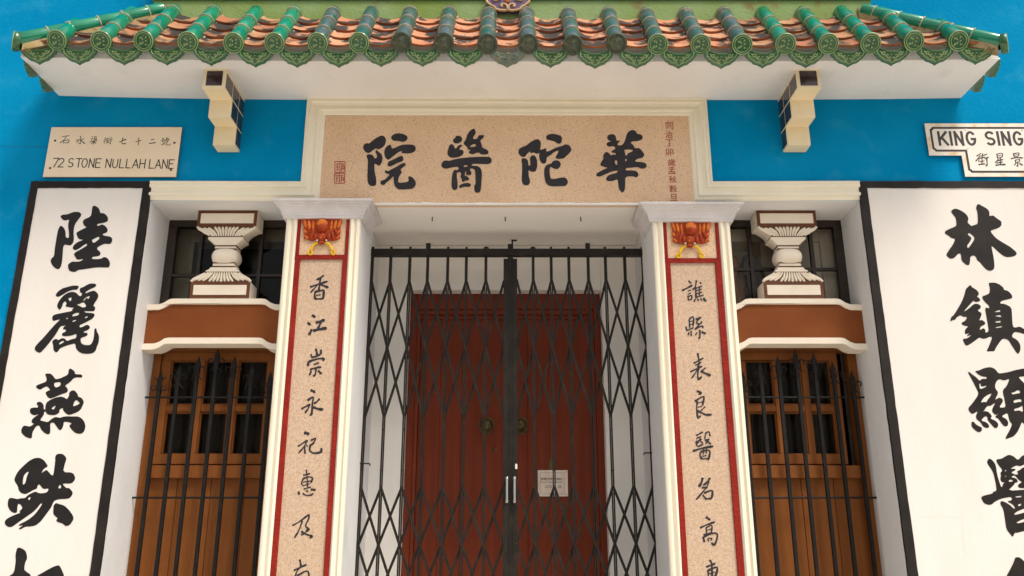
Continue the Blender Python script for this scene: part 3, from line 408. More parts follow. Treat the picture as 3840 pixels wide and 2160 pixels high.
PLATE = [ # 石水渠街七十二號
 (9,[(415,320),(530,303)]),(10,[(480,320),(440,380),(375,425)]),(10,[(440,385),(430,430)]),(11,[(435,390),(525,375),(510,425)]),(9,[(440,425),(510,425)]),
 (11,[(720,310),(718,400),(715,440),(690,430)]),(9,[(645,385),(700,370),(650,425)]),(9,[(780,350),(730,385)]),(14,[(725,375),(750,408),(790,435)]),
 (11,[(908,318),(920,328)]),(11,[(900,350),(910,358)]),(8,[(895,385),(925,345)]),(8,[(950,320),(950,375)]),(8,[(945,322),(990,315)]),(7,[(955,345),(985,340),(983,362)]),(7,[(955,362),(985,360)]),(8,[(950,378),(990,372)]),(9,[(875,410),(1000,390)]),(9,[(935,385),(938,450)]),(8,[(930,410),(895,440)]),(11,[(945,410),(975,435)]),
 (8,[(1145,335),(1110,370)]),(8,[(1140,370),(1100,410)]),(8,[(1120,395),(1112,440)]),(7,[(1165,345),(1165,425)]),(7,[(1140,365),(1190,355)]),(7,[(1145,388),(1195,378)]),(7,[(1150,405),(1190,400)]),(8,[(1145,425),(1195,418)]),(8,[(1200,345),(1240,340)]),(8,[(1200,375),(1250,365)]),(9,[(1225,372),(1215,440),(1205,432)]),
 (14,[(1370,410),(1420,388),(1480,365)]),(13,[(1425,340),(1410,420),(1425,440),(1475,435)]),
 (12,[(1640,405),(1725,385)]),(11,[(1690,340),(1680,465)]),
 (14,[(1895,375),(1945,362)]),(15,[(1865,435),(1968,420)]),
 (11,[(2080,355),(2110,350)]),(9,[(2085,372),(2108,366)]),(9,[(2055,395),(2125,380)]),(9,[(2085,390),(2095,440),(2060,460)]),(10,[(2150,335),(2150,370)]),(9,[(2150,350),(2185,345)]),(9,[(2135,375),(2195,365),(2185,385)]),(9,[(2135,375),(2105,460)]),(8,[(2150,400),(2180,395)]),(10,[(2150,420),(2145,455),(2200,460),(2215,440)]),(8,[(2165,385),(2165,420)])]
STREET = [ # 街星景
 (24,[(1325,755),(1280,785),(1240,810)]),(24,[(1310,805),(1270,855),(1222,918)]),(20,[(1288,855),(1285,930)]),(20,[(1365,758),(1352,880)]),(18,[(1325,805),(1398,790)]),(20,[(1305,852),(1412,832)]),(20,[(1355,885),(1350,980)]),(18,[(1312,925),(1402,908)]),(24,[(1285,985),(1412,970)]),(22,[(1405,785),(1455,768)]),(24,[(1412,855),(1490,832)]),(24,[(1452,855),(1462,1000),(1432,995)]),
 (22,[(1660,765),(1675,850)]),(22,[(1660,770),(1775,755),(1768,835)]),(16,[(1682,805),(1745,798)]),(18,[(1682,848),(1765,838)]),(22,[(1690,870),(1665,915),(1628,948)]),(24,[(1660,910),(1790,882)]),(24,[(1732,855),(1738,990)]),(22,[(1665,955),(1785,932)]),(28,[(1640,1000),(1740,988),(1842,985)]),
 (22,[(2005,755),(2020,822)]),(22,[(2005,762),(2122,745),(2110,805)]),(15,[(2025,790),(2095,782)]),(17,[(2025,826),(2105,815)]),(24,[(1962,862),(2080,842),(2208,848)]),(18,[(2045,890),(2055,940)]),(18,[(2045,896),(2142,880),(2130,928)]),(16,[(2055,942),(2130,930)]),(22,[(2095,935),(2105,1015),(2080,1008)]),(24,[(2060,962),(2032,992)]),(26,[(2140,960),(2198,998)])]
# ------------------------------------------------------------------ ground
g = MB(); g.box(-60, 60, -60, -9, -.3, 0); struct('road', g, 'road')
g = MB(); g.box(-60, 60, -9, 20, -.3, .12); struct('pavement', g, 'pave')
# ------------------------------------------------------------------ the building
XL, XLi, XRi, XR = -2.262, -1.394, 1.344, 2.172      # window recesses between sign panels and pilasters
ZC, ZW = 3.697, 3.716                                # entrance ceiling, window recess ceiling
H = thing('building', 'bright blue plastered house front with white window recesses and cream mouldings', 'building', (0, 0, .12))
b = MB()
b.box(-9, 9, 0, .25, ZW + .004, 9); b.box(-9, XL - .008, 0, .25, .12, ZW + .004); b.box(XR + .008, 9, 0, .25, .12, ZW + .004)
b.box(-9, 9, .25, 8, 3.8, 9); b.box(-9, -2.7, .25, 8, .12, 3.8); b.box(2.7, 9, .25, 8, .12, 3.8)
build('wall', b, 'blue', H)
for x0, x1, xo in ((XL, XLi, XL - .006), (XRi, XR, XR)):
    b = MB(); b.box(x0 - .006, x1 + .006, .002, .60, ZW, ZW + .006)
    b.box(xo, xo + .006, .002, .60, .12, ZW)
    build('window_recess', b, 'reveal', H)
# entrance: ceiling and back wall with the door opening
DX0, DX1, DZ = -.714, .620, 3.366
b = MB(); b.box(-.945, .875, .0, .76, ZC, ZC + .02); build('entrance_ceiling', b, 'entrywhite', H)
b = MB(); b.box(-.945, DX0, .75, .90, .3, ZC); b.box(DX1, .875, .75, .90, .3, ZC); b.box(DX0, DX1, .75, .90, DZ, ZC)
build('entrance_wall', b, 'entrywhite', H, bevel=.006)
b = MB(); b.box(-1.0, .95, -.4, .75, .12, .30); b.box(-1.1, 1.05, -.75, -.4, .12, .21); b.box(-.95, .88, .75, 1.2, .12, .36); build('step', b, 'step', H, bevel=.01)
# cream moulding: stepped profile swept along the framed outline
pts = [(XL - .006, 3.842), (-1.324, 3.838), (-1.324, 4.436), (1.258, 4.428), (1.258, 3.838), (XR + .006, 3.842)]
prof = [(-.002, .001), (0, .030), (.010, .034), (.016, .026), (.024, .030), (.034, .030), (.040, .018), (.058, .012), (.072, .018), (.078, .024), (.090, .024), (.096, .012), (.110, .010), (.116, .006), (.121, .001)]
def offset_path(pts, d):
    out = []
    for i, p in enumerate(pts):
        n = []
        for a, c in ((i - 1, i), (i, i + 1)):
            if a >= 0 and c < len(pts):
                dx, dz = pts[c][0] - pts[a][0], pts[c][1] - pts[a][1]; L = math.hypot(dx, dz); n.append((dz / L, -dx / L))
        if len(n) == 2:
            k = 1 + n[0][0] * n[1][0] + n[0][1] * n[1][1]; o = ((n[0][0] + n[1][0]) / k, (n[0][1] + n[1][1]) / k)
        else: o = n[0]
        out.append((p[0] + o[0] * d, p[1] + o[1] * d))
    return out
b = MB(); rows = []
for d, h in prof: rows.append([(x, -h, z) for x, z in offset_path(pts, d)])
b.loft(rows, closed=False); build('moulding', b, 'cream', H, smooth=14)

# shaped brown beams across the window recesses
def beam(x0, x1, xa, xb, hide=0):
    s = [(x0, 0), (x0 + .07, .001), (x0 + .10, .012), (x0 + .132, .034), (x0 + .155, .038), (x1 - .155, .038), (x1 - .132, .034), (x1 - .10, .012), (x1 - .07, .001), (x1, 0)]
    s = [(min(max(x, xa), xb), z) for x, z in s]
    zt, zb = 3.088, 2.800
    b = MB(); b.prism([(x, zt + z - .004) for x, z in s] + [(x, zb + z + .004) for x, z in s[::-1]], .163, .285, 0, 1)
    o = build('beam', b, ['beam', 'reveal'], H)
    for z0 in (zt, zb):
        b = MB(); b.prism([(x, z0 + z) for x, z in s] + [(x, z0 + z - (.036 if z0 == zt else -.038)) for x, z in s[::-1]], .150, .290 if z0 == zt else .27)
        build('edging', b, 'ivory', o, bevel=.002)
beam(XL, -1.40, XL, XLi); beam(1.32, XR, XRi, XR)
# rooms behind the glass
def room(x0, x1, z0, z1, y0, y1, name, m):
    b = MB(); v = [(x0, y0, z0), (x1, y0, z0), (x1, y1, z0), (x0, y1, z0), (x0, y0, z1), (x1, y0, z1), (x1, y1, z1), (x0, y1, z1)]
    b.add(v, [(0, 1, 2, 3), (4, 5, 6, 7), (0, 3, 7, 4), (1, 2, 6, 5), (3, 2, 6, 7)]); build(name, b, m, H, smooth=0)
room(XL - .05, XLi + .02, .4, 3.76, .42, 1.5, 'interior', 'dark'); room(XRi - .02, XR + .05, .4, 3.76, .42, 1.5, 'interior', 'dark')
b = MB(); b.box(XL, -2.12, .42, .56, 2.95, 3.60); b.box(XL, XLi, .42, .56, 3.60, 3.74); build('inner_wall_or_reflection', b, 'roompale', H)
b = MB(); b.box(XRi, 1.66, .62, .66, 2.9, 3.74); b.box(1.66, 2.05, .43, .66, 2.9, 3.74); b.box(2.05, XR, .40, .66, 2.9, 3.74); b.box(XRi, 2.05, .41, .62, 3.60, 3.74); build('inner_wall_or_reflection', b, 'panereflect', H)  # pale boxes close behind the glass stand in for its reflection
# upper fixed windows
def upwin(x0, x1, vs, zh):
    b = MB(); y0, y1 = .318, .355
    b.box(x0, x1, y0, y1, 3.668, ZW); b.box(x0, x0 + .055, y0, y1, 2.95, 3.668); b.box(x1 - .055, x1, y0, y1, 2.95, 3.668)
    for x in vs: b.box(x - .012, x + .012, y0 + .004, y1 - .004, 2.95, 3.668)
    b.box(x0 + .055, x1 - .055, y0 + .007, y1 - .007, zh - .010, zh + .010)
    o = build('window', b, 'winframe', H, bevel=.002)
    b = MB(); b.box(x0 + .05, x1 - .05, .338, .341, 2.95, 3.67); build('pane', b, 'glass', o, smooth=0)
upwin(XL, XLi, (-2.041, -1.646), 3.335)
upwin(XRi, XR, (at(2811, 900, .33).x, at(3040, 900, .33).x), at(2900, 1010, .33).z)
# lower wooden casements
def casement(xp, sash, cols, right=None):
    Y = .345; b = MB()
    for a, c in xp: b.box(a, c, .335, .415, .3, 2.833)
    b.box(min(a for a, c in xp), max(c for a, c in xp), .337, .415, 2.833, 2.95)
    x0, x1 = sash
    b.box(x0, x1, Y, .40, 2.775, 2.83); b.box(x0, x1, Y, .40, 2.13, 2.19)
    b.box(x0 - .006, max(c for a, c in xp) - .03, .322, .40, 2.046, 2.122)
    edges = [x0] + [e for c in cols for e in c] + [x1]
    for k in range(0, len(edges), 2): b.box(edges[k], edges[k + 1], Y, .40, 2.19, 2.775)
    for a, c in cols: b.box(a, c, Y + .004, .39, 2.455, 2.490); b.box(a, c, Y + .012, .39, 2.448, 2.497)
    for a, c in cols:                                       # small glazing bead round each pane
        for z0, z1 in ((2.19, 2.448), (2.497, 2.775)):
            b.box(a, a + .008, Y + .012, .39, z0, z1); b.box(c - .008, c, Y + .012, .39, z0, z1); b.box(a, c, Y + .013, .39, z0, z0 + .007); b.box(a, c, Y + .013, .39, z1 - .007, z1)
    o = build('casement_window', b, 'wood', H, bevel=.0025)
    g = MB(); g.box(x0 + .01, x1 - .01, .372, .375, 2.16, 2.80); build('pane', g, 'darkglass', o, smooth=0)
    g = MB(); n = 90; xs_ = [x0 + (x1 - x0) * k / n for k in range(n + 1)]; g.loft([[(x, .47 + .012 * math.sin(k * 1.1) + .006 * math.sin(k * .37), z) for k, x in enumerate(xs_)] for z in (2.10, 2.86)], closed=False); build('curtain', g, 'curtain', o)
    b = MB(); x = x0 - .03; e = max(c for a, c in xp) - .02; n = 4
    for k in range(n): b.box(x + (e - x) * k / n, x + (e - x) * (k + 1) / n - .0035, .362, .41, .3, 2.06)
    b.box(x, e, .37, .41, .3, 2.06)
    build('boarding', b, 'wood', H, bevel=.003)
casement([(XL, -2.213), (-1.462, XLi)], (-2.205, -1.475), [(-2.150, -1.976), (-1.937, -1.767), (-1.724, -1.541)])
casement([(XRi, 1.385), (2.116, XR)], (1.39, 2.052), [(1.470, 1.641), (1.686, 1.821), (1.858, 2.001)])
# entrance door
b = MB(); b.box(DX0, DX0 + .045, .845, .93, .3, DZ); b.box(DX1 - .045, DX1, .845, .93, .3, DZ); b.box(DX0 + .045, DX1 - .045, .845, .93, 3.255, DZ)
b.box(DX0 + .045, DX0 + .07, .86, .93, .3, 3.255); b.box(DX1 - .07, DX1 - .045, .86, .93, .3, 3.255); b.box(DX0 + .07, DX1 - .07, .86, .93, 3.22, 3.255); b.box(DX0 + .07, DX1 - .07, .88, .93, 3.19, 3.22)
build('door_frame', b, 'doorwood', H, bevel=.004)
KN = [at(1824, 1594, .89), at(1951, 1594, .89)]
for k, (x0, x1) in enumerate(((DX0 + .072, -.046), (-.040, DX1 - .072))):
    b = MB(); n = 4
    for j in range(n): b.box(x0 + (x1 - x0) * j / n, x0 + (x1 - x0) * (j + 1) / n - .002, .896, .94, .36, 3.195)
    b.box(x0, x1, .9, .94, .36, 3.195)
    leaf = build('door_leaf', b, 'doorwood', H, bevel=.002)
    c = KN[k]; b = MB(); rings = []
    for r, y in ((.056, 0), (.056, -.006), (.046, -.010), (.040, -.022), (.026, -.034), (.012, -.040), (.001, -.041)):
        rings.append([(c.x + r * math.cos(2 * math.pi * i / 20), .896 + y, c.z + r * math.sin(2 * math.pi * i / 20)) for i in range(20)])
    b.loft(rings); b.ring((c.x, .896 - .036, c.z - .035), .034, .0055, 0)
    build('door_knocker', b, 'brass', leaf)
    q = at(1856, 1686, .89) if k == 0 else at(2065, 1742, .89)
    b = MB()
    if k == 0: b.ell((q.x - .012, .888, q.z), (.008, .012, .008)); b.disc((q.x + .004, q.z), .010, .892, .899)
    else: b.box(q.x - .012, q.x + .012, .890, .897, q.z - .04, q.z + .035); b.box(q.x - .003, q.x + .005, .886, .891, q.z - .03, q.z + .0)
    build('door_lock', b, 'brass', leaf)
build('hairline_crack', brush_char([(4, [(0, 1102), (90, 1104), (190, 1108), (280, 1106), (362, 1111)])], pmap(zm(0, 0, 2.0125), -.0006)), 'crackblue', H, smooth=0)

# ------------------------------------------------------------------ couplet panels and the stone name panel
def sign_panel(label, x0, x1, xb0, xb1, zt, zb, chars, inkm):
    cx = (x0 + x1) / 2; t = thing('calligraphy_panel', label, 'sign', (cx, 0, .3), 'couplet panels beside the windows')
    b = MB(); b.box(x0 + .02, x1 - .02, -.012, 0, .3, zt - .02); build('board', b, 'panelwhite', t, smooth=0)
    q = random.Random(int(abs(x0) * 100)); jit = lambda: q.uniform(-.0016, .0016)          # hand painted, slightly uneven edges
    zs_ = [.3 + (zt - .3) * k / 60 for k in range(61)]; xs_ = [x0 + (x1 - x0) * k / 24 for k in range(25)]
    outer = [(x0 + jit(), z) for z in zs_[:-1]] + [(x, zt + jit()) for x in xs_] + [(x1 + jit(), z) for z in zs_[-2::-1]]
    xi = [x0 + xb0 + (x1 - xb1 - x0 - xb0) * k / 24 for k in range(25)]
    inner = [(x1 - xb1 + jit(), z) for z in zs_[:-2]] + [(x, zt - .045 + jit()) for x in xi[::-1]] + [(x0 + xb0 + jit(), z) for z in zs_[-3::-1]]
    b = MB(); b.prism(outer + inner, -.018, 0); build('border', b, 'black', t)
    for z, sh in chars: build('character', outline_char(sh, z, -.0135), inkm, t, smooth=0)
    if x0 > 0:
        zq = zm(2560, 1440, 2.0125)
        for st in ([(1760, 1014), (1850, 1004), (1950, 998), (2040, 1006), (2110, 1020)], [(2120, 930), (2108, 1040), (2116, 1160), (2140, 1300)]):
            build('hairline_crack', brush_char([(1.5, st)], pmap(zq, -.0128)), 'crack', t, smooth=0)
sign_panel('narrow white panel with black brush characters below the seventy two plate', -3.02, XL, .046, .052, 3.845, .3, LEFT, 'ink')
sign_panel('wide white panel with black brush characters below the street name sign', 2.173, 3.70, .052, .05, 3.845, .3, RIGHT, 'black')
t = thing('name_panel', 'speckled tan stone name panel with four black characters above the entrance', 'sign', (-.034, 0, ZC))
b = MB(); b.box(-1.206, 1.138, -.004, .05, ZC - .001, 4.312); build('stone_slab', b, 'stone', t, smooth=0)
b = MB(); x = -.94
while x < .87:
    q = random.uniform(.03, .09); b.box(x, min(x + q, .87), -.0065, .01, ZC - .006, ZC + random.uniform(.004, .010)); x += q
build('plaster_edge', b, 'white', t)
for z, sh in NAME: build('character', outline_char(sh, z, -.0055), 'inkstone', t, smooth=0)
zD = zm(2440, 440, 4.26); b = MB()
for ch, (cx, cy) in zip('同治丁卯歲孟秋穀旦', [(300,130),(293,275),(300,405),(303,555),(335,720),(338,850),(352,990),(360,1140),(370,1278)]):
    p, q = at(*zD(cx - 58, cy + 56), -.0055), at(*zD(cx + 58, cy - 56), -.0055); font_char(b, ch, p.x, q.x, p.z, q.z, -.0055, .004)
build('date_lettering', b, 'redink', t, smooth=0)
b = MB()
for x0, y0, x1, y1 in ((1256, 606, 1294, 646), (1254, 650, 1292, 687)):
    f = lambda x, y, k: at(x0 + x * (x1 - x0), y0 + y * (y1 - y0), -.0055 - .0001 * k)
    brush_char([(.07, [(0,0),(1,0)]), (.07, [(1,0),(1,1)]), (.07, [(1,1),(0,1)]), (.07, [(0,1),(0,0)]), (.07, [(.5,0),(.5,1)]), (.07, [(.1,.25),(.42,.2)]), (.07, [(.1,.5),(.4,.5)]), (.07, [(.25,.2),(.25,.8)]), (.07, [(.12,.78),(.4,.75)]), (.07, [(.6,.2),(.9,.22)]), (.07, [(.62,.45),(.9,.42),(.88,.8)]), (.07, [(.62,.7),(.85,.62)]), (.07, [(.7,.2),(.66,.9)])], f, taper=False, mb=b)
build('seal_mark', b, 'redink', t, smooth=0)

# ------------------------------------------------------------------ pilasters
def pilaster(label, xl, xr, red, st, dz, chars, zb, first):
    cx = (xl + xr) / 2; t = thing('pilaster', label, 'pilaster', (cx, 0, .12), 'pilasters flanking the entrance')
    b = MB(); b.box(xl, xr, -.006, .76, .12, 3.60 + dz); b.box(xl + .002, xr - .002, .1, .758, 3.60 + dz, ZC); build('shaft', b, 'reveal', t, bevel=.004)
    for x0, x1, sg in ((xl, red[0], 1), (xr, red[1], -1)):
        w = abs(x1 - x0); pr = [(0, -.0055), (0, -.022), (.09, -.028), (.30, -.030), (.38, -.020), (.50, -.017), (.62, -.028), (.82, -.033), (.94, -.026), (1, -.020), (1, -.0055)]
        b = MB(); b.loft([[(x0 + sg * w * p, y, z) for p, y in pr] for z in (.3, 3.60 + dz)]); build('cream_trim', b, 'cream', t, smooth=50)
    zt, z1, z0 = 3.60 + dz, 3.353 + dz, 3.325 + dz
    b = MB(); b.box(red[0], st[0], -.024, -.006, .3, z0); b.box(st[1], red[1], -.024, -.006, .3, z0); b.box(red[0], red[1], -.024, -.006, z0, z1)
    b.box(red[0], red[0] + .020, -.024, -.006, z1, zt); b.box(red[1] - .020, red[1], -.024, -.006, z1, zt)
    build('red_border', b, 'red', t, bevel=.003)
    b = MB(); b.box(st[0] - .004, st[1] + .004, -.014, -.006, .3, z0 + .005); panel = build('stone_panel', b, 'stonel', t, smooth=0)
    for z, sh in chars: build('character', brush_char(sh, pmap(z, -.0150), 1.6), 'inkstone', panel, smooth=0)
    b = MB(); b.box(red[0] + .015, red[1] - .015, -.014, -.006, z1 - .005, zt); build('upper_stone', b, 'stone', t, smooth=0)
    b = MB(); pr = [(0, 3.585), (.020, 3.588), (.020, 3.600), (.026, 3.604), (.028, 3.616), (.032, 3.630), (.044, 3.646), (.056, 3.652), (.058, 3.664), (.068, 3.667), (.070, 3.676), (.080, 3.679), (.082, 3.6935)]
    b.loft([[(xl - p, -.02 - p, z + dz), (xr + p, -.02 - p, z + dz), (xr + p, .22 + p, z + dz), (xl - p, .22 + p, z + dz)] for p, z in pr]); build('capital', b, 'capital', t, bevel=.0015, smooth=20)
    # bat in relief, holding two ring ends of a yellow cord
    px, pz = .000304, .000335; P = lambda x, y, Y=-.016: at(*zb(x, y), Y)
    b = MB()
    wing = lambda s: [(975 + s * (x - 975), y) for x, y in [(975, 560), (870, 520), (800, 515), (700, 520), (590, 515), (596, 600), (625, 690), (612, 740), (618, 790), (640, 830), (634, 880), (660, 920), (740, 950), (800, 950), (860, 915), (975, 905)]]
    for s in (1, -1): b.prism([(P(*q).x, P(*q).z) for q in chaikin(wing(s))], -.026, -.012)
    for s in (1, -1):
        for x, y, rx, ry, an, mi in ((640, 610, 34, 100, 14, 1), (722, 640, 33, 100, 9, 1), (798, 660, 26, 115, 4, 1), (690, 800, 32, 130, -28, 0), (770, 850, 36, 110, -14, 0), (645, 770, 28, 52, 38, 1), (662, 875, 28, 50, 48, 1), (850, 870, 50, 70, 0, 0)):
            c = P(975 + s * (x - 975), y, -.026); b.ell(c, (rx * px, .010, ry * pz), mi, 10, 8, Matrix.Rotation(R(-an * s), 3, 'Y'))
    c = P(975, 660, -.026); b.ell(c, (132 * px, .026, 138 * pz), 0, 20, 12); b.ell(c + Vector((0, -.004, .008)), (120 * px, .0235, 112 * pz), 1, 20, 12)
    b.ell(c + Vector((0, -.008, -.010)), (96 * px, .0215, 100 * pz), 0, 18, 12)
    b.ell(P(960, 880, -.026), (105 * px, .022, 95 * pz), 0, 16, 10); b.ell(P(958, 985, -.034), (72 * px, .016, 38 * pz), 0, 12, 8); b.ell(P(950, 885, -.044), (20 * px, .006, 22 * pz), 1, 8, 6)
    for s in (1, -1): b.ell(P(962 + s * 90, 938, -.036), (22 * px, .010, 26 * pz), 0, 10, 8)
    bat = build('bat_relief', b, ['bat', 'batlight'], t, smooth=60)
    for s in (1, -1):
        b = MB(); c = P(964 + s * 90, 938, -.045); b.ring(c, 14 * px, 6 * px, 0, 14, 6); b.ell(c, (7 * px, .003, 7 * pz), 1, 8, 6); build('bat_eye', b, ['eye', 'black'], t)
    for s in (1, -1):
        b = MB(); pts = [P(964 + s * (x - 964), y, -.028) for x, y in cr([(890, 982), (840, 1000), (795, 1050), (770, 1105), (765, 1130)], 4)]
        b.tube(pts, [.0068 + .0012 * (i % 2) for i in range(len(pts))], 0, 8)
        b.ring(P(964 + s * (740 - 964), 1176, -.026), 42 * px, 17 * px, 0, 16, 8)
        build('cord', b, 'yellow', t)
pilaster('granite pilaster left of the folding gate with red border and bat relief', -1.394, -.937, (-1.324, -1.003), (-1.292, -1.033), 0, COUPL, zm(1020, 720, 5.174), True)
pilaster('granite pilaster right of the folding gate with red border and bat relief', .866, 1.344, (.933, 1.274), (.965, 1.237), -.022, COUPR, lambda x, y: (2360 + (x + 215) / 5.174, 720 + (y + 60) / 5.174), False)

# ------------------------------------------------------------------ squat balusters standing on the beams
def baluster(label, cx, first):
    t = thing('baluster', label, 'baluster', (cx, .215, 3.128), 'balusters on the window beams')
    def rr(hw, hd, z, cy=.215, bev=.004):
        return [(cx - hw, cy - hd + bev, z), (cx - hw + bev, cy - hd, z), (cx + hw - bev, cy - hd, z), (cx + hw, cy - hd + bev, z), (cx + hw, cy + hd - bev, z), (cx + hw - bev, cy + hd, z), (cx - hw + bev, cy + hd, z), (cx - hw, cy + hd - bev, z)]
    def sup(hw, hd, z, e=3.0, n=28):
        o = []
        for i in range(n):
            a = 2 * math.pi * i / n; ca, sa = math.cos(a), math.sin(a)
            o.append((cx + hw * math.copysign(abs(ca) ** (2 / e), ca), .215 + hd * math.copysign(abs(sa) ** (2 / e), sa), z))
        return o
    b = MB(); b.box(cx - .187, cx + .187, .150, .290, 3.126, 3.234); base = build('base_block', b, 'ivory', t, bevel=.003)
    b = MB(); b.box(cx - .191, cx + .191, .150, .290, 3.604, ZW - .001); top = build('top_block', b, 'ivory', t, bevel=.003)
    for blk, z0, z1 in ((base, 3.128, 3.233), (top, 3.606, ZW - .002)):
        hw = .186 if blk is base else .190
        b = MB(); b.box(cx - hw, cx + hw, .1475, .152, z0, z1); build('brown_face', b, 'browntrim', blk)
        b = MB(); b.box(cx - hw + .020, cx + hw - .020, .1440, .150, z0 + .020, z1 - .020); build('inset_panel', b, 'ivory', blk, bevel=.002)
    b = MB()
    b.loft([rr(.083, .053, 3.335), rr(.088, .055, 3.322), rr(.105, .060, 3.312), rr(.107, .060, 3.302)])
    b.loft([rr(.066, .048, 3.363), rr(.070, .050, 3.360), rr(.070, .050, 3.347), rr(.066, .048, 3.344)])
    b.loft([rr(.065, .048, 3.478), rr(.068, .050, 3.475), rr(.068, .050, 3.464), rr(.065, .048, 3.461)])
    b.loft([rr(.068, .050, 3.483), rr(.073, .052, 3.490), rr(.100, .058, 3.515), rr(.113, .062, 3.522), rr(.113, .062, 3.534), rr(.108, .06, 3.537)])
    b.loft([sup(.066 + .022 * math.sin(math.pi * (i / 9)) ** .7, .048 + .034 * math.sin(math.pi * (i / 9)) ** .7, 3.363 + .099 * i / 9) for i in range(10)])
    build('shaft', b, 'ivory', t, bevel=.0012, smooth=40)
    for z, hw, hd in ((3.3405, .069, .0495), (3.3595 + .006, .0685, .0495), (3.4605, .0675, .0495), (3.4800, .0705, .0515), (3.5395, .110, .061), (3.2995, .110, .061)):
        b = MB(); b.loft([rr(hw, hd, z - .0035), rr(hw, hd, z + .0035)]); build('brown_line', b, 'browntrim', t)
    for sg, zb_, zt_, nm in ((1, 3.540, 3.606, 'leaf_capital'), (-1, 3.300, 3.233, 'leaf_foot')):
        h = zt_ - zb_; b = MB(); prof = [(0, .110, .061), (.25, .118, .062), (.5, .134, .063), (.75, .158, .064), (1, .184, .065)]
        rg = [rr(hw, hd, zb_ + h * k) for k, hw, hd in prof]
        if sg < 0: rg = rg[::-1]
        b.loft(rg)
        b.m = [1 if all(abs(b.v[i].y - .215) > .02 and b.v[i].y < .215 and abs(b.v[i].x - cx) < .999 * max(abs(q.x - cx) for q in b.v) for i in f) and len(f) == 4 and max(b.v[i].x for i in f) - min(b.v[i].x for i in f) > .15 else 0 for f in b.f]
        c = build(nm, b, ['ivory', 'browntrim'], t)
        b = MB(); n = 13
        for j in range(n):
            a = (j - (n - 1) / 2) / ((n - 1) / 2); x0, x1 = a * .085, a * (.172 if abs(a) > .55 else .150)
            hgt = .94 if abs(a) < .6 else .86 - .12 * (abs(a) - .6)
            p0 = Vector((cx + x0, .1545, zb_ + h * .03)); p1 = Vector((cx + x1, .1515, zb_ + h * hgt)); m_ = (p0 + p1) / 2 + Vector((-.012 * a, -.003, h * .02))
            pts = [p0, p0.lerp(m_, .6), m_, m_.lerp(p1, .6), p1]
            b.tube(pts, [.0050, .0068, .0078, .0088, .0055], 0, 7)
        b.ell((cx, .150, zb_ + h * .82), (.010, .006, .012), 0, 8, 6)
        for s in (1, -1):
            b.tube([(cx + s * .105, .154, zb_ + h * .1), (cx + s * .14, .152, zb_ + h * .42), (cx + s * .172, .150, zb_ + h * .72), (cx + s * .186, .150, zb_ + h * .92), (cx + s * .176, .150, zb_ + h * .97)], [.006, .008, .009, .008, .006], 0, 7)
        build('leaf_relief', b, 'ivory', c, smooth=60)
baluster('squat white and brown baluster over the left window beam, before dark panes', -1.822, True)
baluster('squat white and brown baluster over the right window beam, before plastic wrapped cloth', 1.757, False)
# wrapped cloth and clear plastic behind the right upper window
def crumple(c, r, seed, n=26, m=18, amp=.22):
    rnd = random.Random(seed); ks = [(rnd.uniform(2, 6), rnd.uniform(2, 7), rnd.uniform(0, 6)) for _ in range(6)]; rings = []
    for i in range(1, m):
        t_ = math.pi * i / m; rings.append([])
        for k in range(n):
            a = 2 * math.pi * k / n; q = 1 + amp * sum(math.sin(p * t_ + int(s_) * a + f) for p, s_, f in ks) / 3
            rings[-1].append((c[0] + r[0] * q * math.sin(t_) * math.cos(a), c[1] + r[1] * q * math.sin(t_) * math.sin(a), c[2] + r[2] * math.cos(t_)))
    return MB().loft(rings)
o = build('cloth_bundle', crumple((1.475, .49, 3.20), (.085, .09, .34), 3), 'bundle', base=(1.475, .49, 2.86), smooth=80); tag(o, 'tan cloth bundle standing behind the right upper window panes', 'bundle')
o = build('plastic_wrap', crumple((1.575, .41, 3.24), (.10, .035, .27), 8, amp=.3), 'film', base=(1.575, .41, 2.97), smooth=20); tag(o, 'clear crumpled plastic wrap beside the tan bundle inside the window', 'plastic wrap')
# ------------------------------------------------------------------ tiled canopy over the entrance
T = thing('tiled_canopy', 'green and terracotta tiled canopy roof over the entrance with white underside', 'canopy', (0, 0, 4.43))
def zs(x): return 4.423 + (.033 if x < 0 else .016) * (abs(x) / 2.94) ** 3
b = MB(); st = [-2.95 + 5.87 * i / 24 for i in range(25)]
b.loft([[(x, -.46, zs(x)), (x, 0, zs(x)), (x, 0, zs(x) + .3), (x, -.40, zs(x) + .13), (x, -.46, zs(x) + .13)] for x in st]); build('soffit_slab', b, 'white', T, bevel=.004)
b = MB(); b.box(-2.325, 2.325, -.205, 0, 4.80, 5.036); b.box(-2.335, 2.335, -.225, 0, 5.036, 5.075, 1); b.box(-2.32, 2.32, -.16, 0, 5.075, 5.35); b.box(-2.36, 2.36, -.2, 0, 5.35, 5.42, 1)
build('ridge_wall', b, ['ridgemoss', 'ridgelight'], T, bevel=.008)
